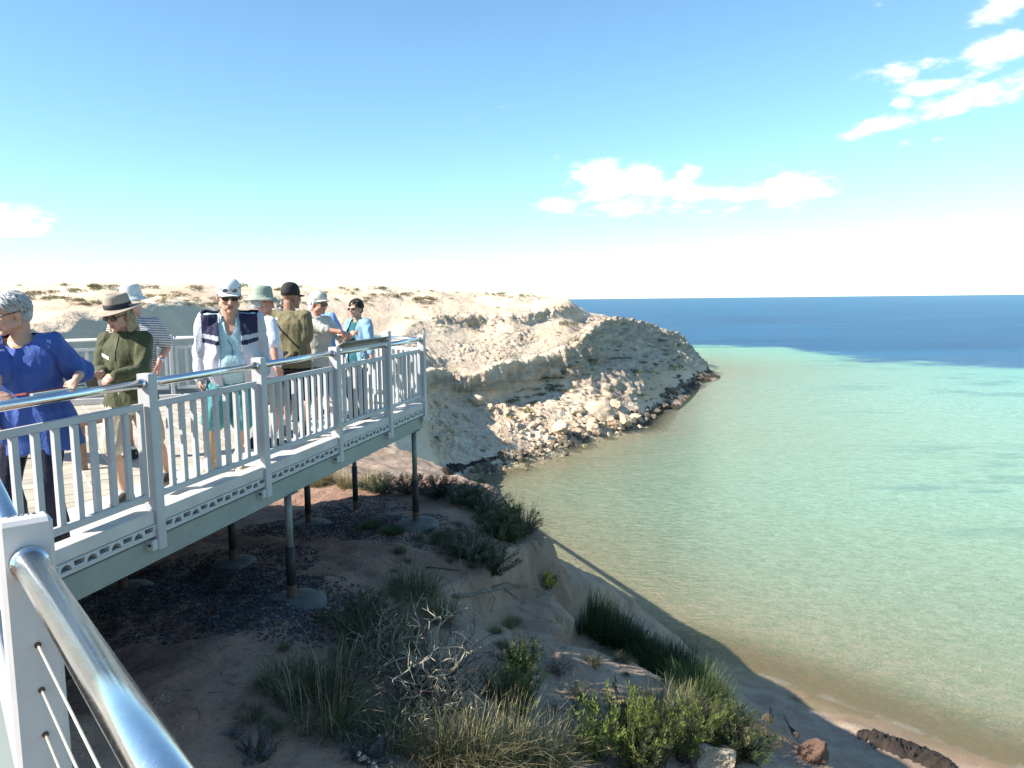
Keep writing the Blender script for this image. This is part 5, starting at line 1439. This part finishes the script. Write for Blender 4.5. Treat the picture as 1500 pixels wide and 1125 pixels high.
def tussock(seed, n=420, h=.6, r0=.12, spread=.7, droop=.5, w=.007, mats=(lf_grey, lf_straw), mixp=(.8, .2)):
    rg = random.Random(seed); mb = MB()
    for _ in range(n):
        a = rg.uniform(0, 6.28); rr0 = r0 * math.sqrt(rg.random()); p = (rr0 * math.cos(a), rr0 * math.sin(a), -.03)
        a2 = a + rg.gauss(0, .6); tl = spread * abs(rg.gauss(.4, .38)); d_ = Vector((math.sin(tl) * math.cos(a2), math.sin(tl) * math.sin(a2), math.cos(tl)))
        mi = rg.choices(range(len(mats)), mixp)[0]
        blade(mb, p, d_, h * rg.uniform(.45, 1.1), w * rg.uniform(.6, 1.3), droop * rg.uniform(.4, 1.5), mi, rg)
    me = mb.mesh('grass_tussock'); [me.materials.append(m) for m in mats]; me.polygons.foreach_set('material_index', mb.m); return me
def leafy(seed, stems=26, h=.6, r=.35, leaf=.03, per=46, lw=.3, mats=(lf_dark, lf_olive), up=.6, wood=dark_twig):
    """stems with narrow leaves: (stem mesh, leaf mesh)"""
    rg = random.Random(seed); sb = MB(); lb = MB()
    for _ in range(stems):
        a = rg.uniform(0, 6.28); tl = rg.random() ** .6; q = Vector((rg.gauss(0, .05), rg.gauss(0, .05), -.04)); tip = Vector((r * tl * math.cos(a), r * tl * math.sin(a), h * rg.uniform(.55, 1.05) * (1 - .35 * tl * tl)))
        mid = q.lerp(tip, .5) + Vector((0, 0, -.0)) + Vector((rg.gauss(0, .04), rg.gauss(0, .04), rg.uniform(-.04, .03))) * h * 2
        cv = [q, q.lerp(mid, .6), mid, mid.lerp(tip, .55) + Vector((rg.gauss(0, .02), rg.gauss(0, .02), .01)), tip]
        sb.tube(cv, [.006, .005, .004, .003, .0015], 4)
        mi = rg.choices(range(len(mats)), [.7] + [.3 / max(1, len(mats) - 1)] * (len(mats) - 1))[0]
        for k in range(per):
            t_ = .25 + .75 * rg.random() ** .8; i = min(3, int(t_ * 4)); f_ = t_ * 4 - i; p = cv[i].lerp(cv[i + 1], f_); ax = (cv[i + 1] - cv[i]).normalized()
            rd = Vector((rg.gauss(0, 1), rg.gauss(0, 1), rg.gauss(0, 1))); rd = (rd - ax * rd.dot(ax)).normalized(); dl = (ax * up + rd * (1 - up * .5)).normalized()
            p = p + rd * rg.uniform(0, .03) * h; l = leaf * rg.uniform(.6, 1.3); sd = dl.cross(rd if abs(dl.dot(rd)) < .95 else UP).normalized()
            lb.add([p, p + dl * l * .5 + sd * l * lw * .5, p + dl * l, p + dl * l * .5 - sd * l * lw * .5], [(0, 1, 2, 3)], mi)
    sm = sb.mesh('stems'); sm.materials.append(wood); lm = lb.mesh('leaves'); [lm.materials.append(m) for m in mats]; lm.polygons.foreach_set('material_index', lb.m); return sm, lm
def twiggy(seed, n=16, h=.6, r=.6, rad=.008, curl=.5, m=wood_m, lev=3, mats=None):
    rg = random.Random(seed); mb = MB()
    def br(p, d_, l, ra, lv):
        pts = [p]; q = p; dv = d_
        sg = 5
        for k in range(sg):
            dv = (dv + Vector((rg.gauss(0, curl * .5), rg.gauss(0, curl * .5), rg.gauss(0, curl * .35) - (.06 if lv == 0 else 0)))).normalized(); q = q + dv * (l / sg); pts.append(q)
        mi = 0 if not mats or lv == lev else rg.choices((0, 1), (.45, .55))[0]
        mb.tube(pts, [ra * (1 - .7 * k / sg) for k in range(sg + 1)], 4 if lv < 2 else 5, mi, False)
        if lv > 0:
            for _ in range(rg.choice((3, 4, 4, 5))):
                i = rg.randint(1, sg); dd_ = (dv + Vector((rg.gauss(0, .7), rg.gauss(0, .7), rg.gauss(.1, .45)))).normalized(); br(pts[i], dd_, l * rg.uniform(.4, .7), ra * .55, lv - 1)
    for _ in range(n):
        a = rg.uniform(0, 6.28); tl = rg.uniform(.15, 1.1); br(Vector((rg.gauss(0, .06), rg.gauss(0, .06), -.05)), Vector((math.sin(tl) * math.cos(a) * r / h, math.sin(tl) * math.sin(a) * r / h, math.cos(tl))).normalized(), h * rg.uniform(.5, .9), rad, lev - 1)
    me = mb.mesh('twigs'); me.materials.append(m)
    for x_ in (mats or []): me.materials.append(x_)
    if mats: me.polygons.foreach_set('material_index', mb.m)
    return me
def plant(name, label, meshes, p, s_, parts=('stems', 'leaves'), group=None, rz=None, cat='plant', tilt=(0, 0), sz=1.0):
    rz = rr_.uniform(0, 6.28) if rz is None else rz
    if isinstance(meshes, (tuple, list)):
        o = link(name, None); tag(o, label, cat, group)
        for nm, me in zip(parts, meshes): link(nm, me, o)
    else: o = link(name, meshes); tag(o, label, cat, group)
    o.location = p; o.rotation_euler = (*tilt, rz); o.scale = (s_, s_, s_ * sz); return o
T1 = [tussock(i, 620, .5, .26, 1.5, 1.0, .006, (lf_grey, lf_straw, lf_green), (.62, .16, .22)) for i in range(3)]                                  # grey-green clumps
T2 = [tussock(10 + i, 520, .7, .2, 1.35, 1.1, .006, (lf_straw, lf_green), (.55, .45)) for i in range(2)]   # pale long grass
T3 = [tussock(20 + i, 900, .46, .34, 1.25, .5, .010, (lf_dark, lf_green), (.8, .2)) for i in range(2)]      # dense dark clumps
Ld = [leafy(30 + i, 70, .56, .48, .048, 64, .24) for i in range(2)]
Lb = [leafy(40 + i, 44, .62, .36, .038, 60, .24, (lf_bright, lf_green), .75) for i in range(3)]
Lg = [leafy(50 + i, 64, .5, .5, .042, 62, .25, (lf_grey, lf_dark), .6) for i in range(2)]
Ls = [leafy(60 + i, 30, .3, .32, .022, 70, .55, (lf_blue, lf_blue), .5) for i in range(2)]
Wd = [twiggy(70 + i, 15, .6, .6, .009, .5, wood_m) for i in range(2)]
Wp = twiggy(80, 34, .62, .9, .011, .95, pale_twig, 3); Wdk = twiggy(84, 20, .6, .6, .007, .45, dark_twig, 3)
def near(px, py): 
    h_ = hit(px, py); return h_[0], h_[3]
def pl(name, label, meshes, px, py, wpx, natural=1.0, group=None, sz=1.0, rz=None, **kw):
    """natural: width of the mesh at scale 1"""
    p, dist_ = near(px, py); return plant(name, label, meshes, p, wpx * dist_ / FPX / natural, group=group, rz=rz, sz=sz, **kw)
pl('dead_shrub', 'large dead shrub with curled bleached twigs in the foreground', [Wp, Wdk], 620, 1030, 250, 1.15, rz=.4, parts=('bleached_twigs', 'dark_twigs'))
pl('dead_shrub', 'smaller dead shrub of bleached twigs behind the large one', Wp, 560, 985, 150, 1.15, rz=2.1)
pl('grass_clump', 'low messy clump at the foot of the large dead shrub', T1[2], 560, 1085, 150, 1.0, sz=.7)
pl('grass_clump', 'sprawling grey clump at the left end of the foreground scrub', T1[1], 425, 1010, 130, 1.0, sz=.8)
pl('dead_shrub', 'dark twiggy shrub left of the bleached dead shrub', Wdk, 500, 1020, 170, 1.15)
pl('grass_clump', 'grey-green wiry clump with yellow blades left of the bleached dead shrub', T1[0], 470, 1050, 190, 1.0); pl('grass_clump', 'grey-green wiry clump behind the bleached dead shrub', T1[1], 555, 960, 170, 1.0)
pl('grass_clump', 'tall grey-green clump on the slope right of the front steel column', T1[2], 605, 875, 120, 1.0); pl('grass_clump', 'thin drooping clump below the tall grey-green clump', T1[0], 640, 905, 90, 1.0)
pl('shrub', 'low dark green shrub between the grey clumps and the steel column footing', Lg[0], 535, 930, 130, .9, sz=.8)
pl('shrub', 'grey-green shrub on the lip of the sandy cliff near the far column', Lg[1], 688, 818, 105, .95, sz=.85); pl('shrub', 'dark bush hanging on the cliff corner above the water', Ld[0], 742, 792, 105, .9, sz=.85); pl('shrub', 'small grey bush between the two cliff lip bushes', Lg[0], 722, 838, 80, .9)
pl('grass_clump', 'spiky clump on the cliff corner above the water', T1[1], 752, 778, 110, 1.0)
for i, (px, py, w_) in enumerate([(560, 722, 85), (600, 722, 80), (640, 728, 95), (675, 738, 100), (708, 750, 95), (735, 764, 75)]):
    pl('shrub', ['low dark shrub at the cliff edge just right of the inner far column', 'second low shrub along the far cliff edge from the inner far column', 'low dark shrub behind the far corner column at the cliff edge', 'broad low shrub right of the far corner column at the cliff edge', 'low shrub midway from the far corner column to the cliff corner', 'last low shrub of the far cliff edge, above the spiky clump'][i], Lg[i % 2], px, py, w_ * .9, .95, 'low shrubs along the far cliff edge', .75)
for i, (px, py, w_) in enumerate([(480, 708, 50), (505, 712, 46), (540, 716, 50), (462, 712, 40)]):
    pl('grass_clump', ['sunlit straw grass between the two inner far columns', 'sunlit straw grass just left of the inner far column', 'straw grass just right of the inner far column', 'sunlit straw grass beside the left one of the inner far columns'][i], T2[i % 2], px, py, w_, 1.0, 'sunlit grass beneath the platform')
for i, (px, py, w_) in enumerate([(640, 790, 40), (575, 780, 42), (545, 772, 40), (625, 775, 34)]):
    pl('grass_clump', ['flat dark tuft right of the far corner column', 'flat dark tuft left of the far corner column', 'flat dark tuft furthest left of the far corner column', 'flat dark tuft at the foot of the far corner column'][i], T3[i % 2], px, py, w_, 1.0, 'flat tufts beside the far column', .5)
pl('shrub', 'small dark shrub with pale tips on the sand right of the dead shrub', Ld[1], 760, 985, 75, .85); pl('shrub', 'fresh yellow-green shrub right of the bleached dead shrub', Lb[0], 758, 1045, 90, .72); pl('shrub', 'dark green shrub behind the fresh yellow-green shrub', Lg[1], 735, 1025, 80, .9)
pl('dead_shrub', 'bare grey twiggy bush on the sand slope', Wd[0], 838, 1040, 105, 1.15); pl('dead_shrub', 'bare dark bush above the grey twiggy bush', Wdk, 815, 985, 70, 1.15, sz=.8)
for i, (px, py, w_) in enumerate([(640, 1118, 120), (690, 1125, 150), (745, 1120, 140), (800, 1128, 120)]):
    pl('grass_clump', ['long pale grass clump below the bleached dead shrub', 'long pale grass clump below right of the bleached dead shrub', 'long pale grass clump below the fresh yellow-green shrub', 'long pale grass clump left against the bright green thicket'][i], T2[i % 2], px, py, w_, 1.0, 'pale grass in the foreground')
for i, (px, py, w_) in enumerate([(868, 1115, 95), (910, 1105, 105), (955, 1118, 95), (1000, 1112, 90), (1030, 1095, 85), (935, 1135, 110)]):
    pl('shrub', ['bright green shrub at the left end of the sunlit thicket', 'bright green shrub in the upper middle of the sunlit thicket', 'bright green shrub in the lower middle of the sunlit thicket', 'bright green shrub above the pale limestone block', 'bright green shrub at the upper right end of the sunlit thicket', 'bright green shrub at the very bottom of the sunlit thicket'][i], Lb[i % 3], px, py, w_, .72, 'bright shrubs in the foreground', 1.1)
pl('grass_clump', 'grey-green drooping clump on the sand behind the bright shrubs', T1[2], 960, 1055, 120, 1.0); pl('grass_clump', 'grey-green drooping clump right of the bare grey bush', T1[0], 1000, 1050, 90, 1.0)
pl('shrub', 'dark green shrub right of the bright shrub thicket', Ld[0], 1085, 1110, 95, .85); pl('shrub', 'dark grey shrub at the right end of the thicket', Lg[0], 1060, 1075, 80, .9)
for i, (px, py, w_) in enumerate([(862, 915, 100), (890, 930, 95), (915, 942, 80), (940, 955, 70)]):
    pl('grass_clump', ['topmost dense dark clump on the brow of the sand slope', 'second dense dark clump down the brow of the sand slope', 'third dense dark clump down the brow of the sand slope', 'lowest dark clump on the upper brow of the sand slope'][i], T3[i % 2], px, py, w_, 1.05, 'dark clumps on the brow of the sand slope', 1.0)
for i, (px, py, w_) in enumerate([(968, 980, 95), (995, 995, 105), (1018, 1015, 100), (1040, 1035, 85)]):
    pl('grass_clump', ['green clump on the lower brow nearest the upper dark clumps', 'broad green clump on the lower brow beside the lit beach', 'green clump on the lower brow above the dark shrub', 'last green clump on the lower brow towards the beach'][i], T3[i % 2], px, py, w_, 1.05, 'green clumps towards the beach')
pl('wildflower', 'small yellow flowering plant on the cliff wall above the shaded water', leafy(91, 18, .4, .3, .04, 40, .5, (lf_yel, lf_bright), .5), 803, 862, 40, .6)
pl('saltbush', 'blue-grey saltbush in the lower left foreground', Ls[0], 375, 1112, 75, .64); pl('saltbush', 'blue-grey saltbush at the bottom below the dead shrub', Ls[1], 545, 1118, 85, .64); pl('saltbush', 'small blue-grey saltbush above the lower left one', Ls[0], 345, 1080, 34, .64)
spots = [inbox(300, 620, 950, 1115), inbox(560, 760, 850, 1000), inbox(760, 1000, 960, 1110), inbox(560, 700, 760, 860)]
names = ['in the lower left foreground', 'on the slope below the front column', 'on the pale sand slope', 'beside the far corner column']
for k in range(44):
    q_ = k % 4; px, py = spots[q_](); h_ = hit(px, py)
    if h_[0] is None or h_[3] > 20: continue
    plant('grass_tuft', 'little dry tuft of grass ' + names[q_], rr_.choice(T1 + T2), h_[0], rr_.uniform(.14, .34), group='little dry tufts ' + names[q_], sz=.8)
# bleached branch on the sand
def lay(pix, rad, name, label, m, cat='branch', lift=.02, forks=()):
    mb = MB(); pts = [near(*q)[0] + Vector((0, 0, lift)) for q in pix]; mb.tube(pts, [rad * (1 - .6 * k / (len(pts) - 1)) for k in range(len(pts))], 7)
    for fk in forks: 
        fp = [near(*q)[0] + Vector((0, 0, lift + .015)) for q in fk]; mb.tube(fp, [rad * .6 * (1 - .6 * k / (len(fp) - 1)) for k in range(len(fp))], 6)
    o = mb.build(name, m, None, True); tag(o, label, cat); return o
lay([(665, 876), (690, 874), (712, 867), (735, 864), (757, 861), (788, 866)], .028, 'fallen_branch', 'bleached forked branch lying on the sand near the cliff lip', wood_m, forks=[[(712, 867), (725, 880), (719, 900)], [(735, 864), (748, 872), (760, 880)], [(720, 864), (742, 857), (775, 862)]])
lay([(625, 833), (650, 835), (675, 838)], .014, 'fallen_branch', 'thin dark branch lying on the sand above the forked branch', dark_twig)
lay([(1124, 1085), (1130, 1066), (1128, 1052)], .05, 'driftwood', 'short dark driftwood stump leaning on the shaded beach', dark_twig, lift=.25); lay([(1166, 1090), (1156, 1068), (1148, 1052)], .035, 'driftwood', 'thin dark driftwood stick lying on the shaded beach', dark_twig, lift=.1)
def place_stone(px, py, wpx, lab, me=None, flat=.6, name='limestone_block'):
    p, dist_ = near(px, py); return put(me or rr_.choice(ROCKS), p, wpx * dist_ / FPX, name, lab, 'rock', None, flat, .15)
place_stone(1045, 1128, 62, 'pale limestone block catching the sun at the bottom edge', ROCKS[2]); place_stone(1062, 1112, 24, 'small round pale stone behind the sunlit limestone block', ROCKS[4], .9)
redrock = rock_mesh(77, 3, 'rock', mat('red_earth_clod', (.13, .075, .05), .95, 0, .3, 3, .6, 12, .03)); place_stone(1195, 1112, 44, 'lump of reddish rock on the shaded beach slope', redrock, .7, 'boulder')
place_stone(1045, 1004, 9, 'small white stone at the head of the lit beach strip', ROCKS[1], .9, 'stone')
# lines of washed-up weed
weed_m = mat('dry_seaweed', (.035, .025, .02), .95, 0, .4, 3, .8, 9, .08)
def wrack(pix, wid, hgt, label):
    mb = MB(); vs = []; fs = []; P_ = []
    for a, b in zip(pix[:-1], pix[1:]):
        for k in range(14): P_.append((a[0] + (b[0] - a[0]) * k / 14, a[1] + (b[1] - a[1]) * k / 14))
    C_ = [near(*q)[0] for q in P_]; n = 7
    for i, c_ in enumerate(C_):
        d_ = (C_[min(i + 1, len(C_) - 1)] - C_[max(i - 1, 0)]).normalized(); s_ = Vector((d_.y, -d_.x, 0)); e_ = math.sin(math.pi * (i + .3) / len(C_)) ** .4
        for j in range(n):
            u_ = j / (n - 1) * 2 - 1; q = c_ + s_ * (u_ * wid * e_ * (.8 + .4 * rr_.random())); g_ = drop_on(q.x, q.y); g_ = g_[0].z if g_ else c_.z; vs.append((q.x, q.y, g_ - .05 + (1 - u_ * u_) * hgt * e_ * rr_.uniform(.3, 1.3) + .05 * rr_.random()))
    for i in range(len(C_) - 1):
        for j in range(n - 1): fs.append((i * n + j, (i + 1) * n + j, (i + 1) * n + j + 1, i * n + j + 1))
    o = mb.add(vs, fs).build('seaweed_line', weed_m, None, True); tag(o, label, 'seaweed'); return o
wrack([(652, 694), (662, 689), (672, 685), (682, 682)], .4, .3, 'dark bank of dry seaweed curving round the bay corner beach'); wrack([(680, 684), (705, 677), (735, 668)], .25, .2, 'thin dark weed line on the sand beside the bay corner')
wrack([(1255, 1074), (1290, 1084), (1330, 1098), (1375, 1117), (1400, 1130)], .7, .24, 'dark bank of seaweed along the near waterline in the lower right')
# bushes of the far slopes
def bush_mesh(seed, mats, n=300, flat=.6):
    rg = random.Random(seed); mb = MB(); lumps = [(rg.gauss(0, .3), rg.gauss(0, .3), rg.uniform(.1, .35), rg.uniform(.22, .42)) for _ in range(6)]
    for _ in range(n):
        lx, ly, lz, lr = rg.choice(lumps); d_ = Vector((rg.gauss(0, 1), rg.gauss(0, 1), rg.gauss(.4, 1))).normalized(); p = Vector((lx, ly, lz * flat)) + Vector((d_.x, d_.y, d_.z * flat)) * lr * rg.uniform(.6, 1.1)
        if p.z < -.05: p.z = rg.uniform(0, .1)
        s1 = Vector((rg.gauss(0, 1), rg.gauss(0, 1), rg.gauss(0, 1))).normalized(); s2 = d_.cross(s1).normalized(); l = rg.uniform(.06, .13)
        mb.add([p - s2 * l * .35, p + d_ * l * .3 + s1 * l * .4, p + s2 * l * .35 + d_ * l * .2, p - s1 * l * .4], [(0, 1, 2, 3)], rg.choices(range(len(mats)), [3] + [1] * (len(mats) - 1))[0])
    me = mb.mesh('bush'); [me.materials.append(m) for m in mats]; me.polygons.foreach_set('material_index', mb.m); return me
BG = [bush_mesh(i, (lf_olive, lf_grey)) for i in range(3)]; BD = [bush_mesh(10 + i, (lf_dark, lf_grey), 260, .5) for i in range(3)]; BB = [bush_mesh(20 + i, (lf_bright, lf_olive)) for i in range(2)]; BR = [bush_mesh(30 + i, (lf_olive, mat('dry_bush_leaf', (.20, .14, .09), .9), lf_grey), 240, .45) for i in range(2)]
def fbush(me, px, py, wpx, label, group=None, sz=1.0):
    h_ = hit(px, py)
    if h_[0] is None or h_[3] < 18: return
    o = link('bush', me); o.location = h_[0]; s_ = wpx * h_[3] / FPX / 1.1; o.scale = (s_, s_ * rr_.uniform(.8, 1.2), s_ * sz); o.rotation_euler = (0, 0, rr_.uniform(0, 6.28)); tag(o, label, 'bush', group)
for px, py, w_, k, lab in [(117, 441, 13, 'BD', 'dark rounded bush at the foot of the dune behind the woman in blue'), (104, 427, 13, 'BG', 'olive bush on the dune above the dark rounded bush'), (94, 417, 9, 'BR', 'small brown bush on the crest of the dune behind the woman in blue'), (145, 424, 17, 'BG', 'broad olive bush on the dune crest left of the wide brimmed hat'),
                           (297, 450, 15, 'BG', 'olive bush on the edge of the bank left of the tall man'), (686, 477, 12, 'BG', 'small green bush under the upper scarp of the headland'), (825, 477, 22, 'BG', 'olive bush on the shaded headland below the crest'), (838, 476, 14, 'BG', 'smaller olive bush right of the olive one on the shaded headland'),
                           (745, 590, 17, 'BD', 'dark bush at the foot of the low cliff'), (771, 604, 17, 'BB', 'bright green bush on the rubble right of the dark bush'), (748, 612, 12, 'BB', 'small bright green bush on the rubble slope left of the bright one'), (638, 642, 12, 'BB', 'small green bush on the rubble beside the far column'),
                           (706, 662, 11, 'BG', 'small bush on the sand at the foot of the rubble slope'), (852, 598, 14, 'BD', 'dark rounded bush above the fallen blocks'), (802, 565, 13, 'BD', 'dark bush on the slope under the shaded cliff'), (735, 433, 14, 'BG', 'green bush on the flat skyline of the headland'), (768, 435, 14, 'BG', 'green bush on the skyline nearest the headland tip'), (985, 540, 26, 'BD', 'large dark patch of scrub on the shaded tip slope')]:
    fbush(rr_.choice({'BG': BG, 'BD': BD, 'BB': BB, 'BR': BR}[k]), px, py, w_, lab)
for _ in range(90):
    x_ = rr_.uniform(0, 640); k_ = rr_.uniform(8, 22); fbush(rr_.choice(BG + BR), x_, rr_.uniform(418, 448), k_, ('small' if k_ < 13 else 'broad') + ' olive bush on the dune crest ' + ('behind the woman in blue' if x_ < 130 else 'behind the wide brimmed hat' if x_ < 250 else 'behind the tall man in the jacket' if x_ < 390 else 'behind the man in khaki' if x_ < 480 else 'behind the platform corner'), 'bushes on the dunes', .8)
for _ in range(60):
    x_ = rr_.uniform(590, 830); y_ = rr_.uniform(428, 505); fbush(rr_.choice(BR + BG), x_, y_, rr_.uniform(4, 10), 'small dry bush on the pale headland ' + ('above the upper scarp ' if y_ < 462 else 'below the upper scarp ') + ('near the platform' if x_ < 670 else 'in the middle' if x_ < 750 else 'towards the tip'), 'dry bushes on the upper slope', .7)
for _ in range(150):
    px = rr_.uniform(745, 1005); py = rr_.uniform(max(500, 575 - (px - 745) * .45), 605 - max(0, px - 900) * .35); k_ = rr_.triangular(5, 22, 7); fbush(rr_.choice(BD), px, py, k_, ('small' if k_ < 10 else 'spreading') + ' dark bush on the shaded headland ' + ('below the low cliff' if px < 830 else 'above the sunlit pile of blocks' if px < 910 else 'on the steep middle face' if px < 960 else 'near the tip'), 'bushes on the shaded headland', .6)
for _ in range(16):
    fbush(rr_.choice(BD + BR), rr_.uniform(490, 640), rr_.uniform(625, 690), rr_.uniform(4, 8), 'small dark plant on the shaded sand bank beyond the platform', 'plants on the shaded sand bank', .5)
for _ in range(40):
    fbush(rr_.choice(BR), rr_.uniform(20, 400), rr_.uniform(470, 545), rr_.uniform(3, 8), 'small dark tuft on the shaded bank behind the platform', 'tufts on the shaded bank', .5)

# ------------------------------------------------------------------ gravel, pebbles, litter on the ground
grav_m = mat('blue_metal_gravel', (.05, .055, .068), .85, 0, .5, 30); peb_m = mat('pale_pebble', (.30, .24, .185), .9, 0, .4, 20)
patches = [(x, y, .95) for x, y, z in COLXY] + [(at_y(310, 880, 7.4).x, 7.4, 1.1), (at_y(500, 775, 11.2).x, 11.0, 1.0), (at_y(440, 915, 7.1).x, 7.1, .8), (at_y(240, 860, 8.0).x, 8.0, 1.0)]
def gz_list(x_, y_): return [drop_on(a, b, GB)[0].z for a, b in zip(x_, y_)]
gxl = []; gyl = []
for cx, cy, rad in patches:
    n_ = int(1900 * rad * rad); a = rng.uniform(0, 2 * math.pi, n_); q = rad * rng.uniform(0, 1, n_) ** .65; gxl.append(cx + q * np.cos(a) * 1.1); gyl.append(cy + q * np.sin(a))
gxl = np.concatenate(gxl); gyl = np.concatenate(gyl); stones('gravel', np.c_[gxl, gyl, np.array(gz_list(gxl, gyl)) + .004], rng.uniform(.018, .045, len(gxl)), grav_m, seed=5)
n_ = 9000; px_ = rng.uniform(-6.5, 4.5, n_); py_ = 4.8 + 11 * rng.uniform(0, 1, n_) ** 1.3
stones('pebbles', np.c_[px_, py_, np.array(gz_list(px_, py_)) + .002], .006 + .03 * rng.uniform(0, 1, n_) ** 4, peb_m, seed=6)
n_ = 1400; px_ = rng.uniform(-5.5, 4.0, n_); py_ = 5 + 10 * rng.uniform(0, 1, n_) ** 1.3; zz_ = gz_list(px_, py_); lit = MB()
for a, b, z in zip(px_, py_, zz_):
    an = rr_.uniform(0, 6.28); l = rr_.triangular(.03, .22, .06); d_ = Vector((math.cos(an), math.sin(an), 0)) * l; q = Vector((a, b, z + .006)); e_ = Vector((a + d_.x, b + d_.y, drop_on(a + d_.x, b + d_.y, GB)[0].z + .008))
    lit.tube([q, q.lerp(e_, .5) + Vector((rr_.gauss(0, .01), rr_.gauss(0, .01), .006)), e_], [.0028, .0024, .0012], 3, rr_.choice((0, 0, 1)), False)
lit.build('twig_litter', [dark_twig, pale_twig], kind='stuff')
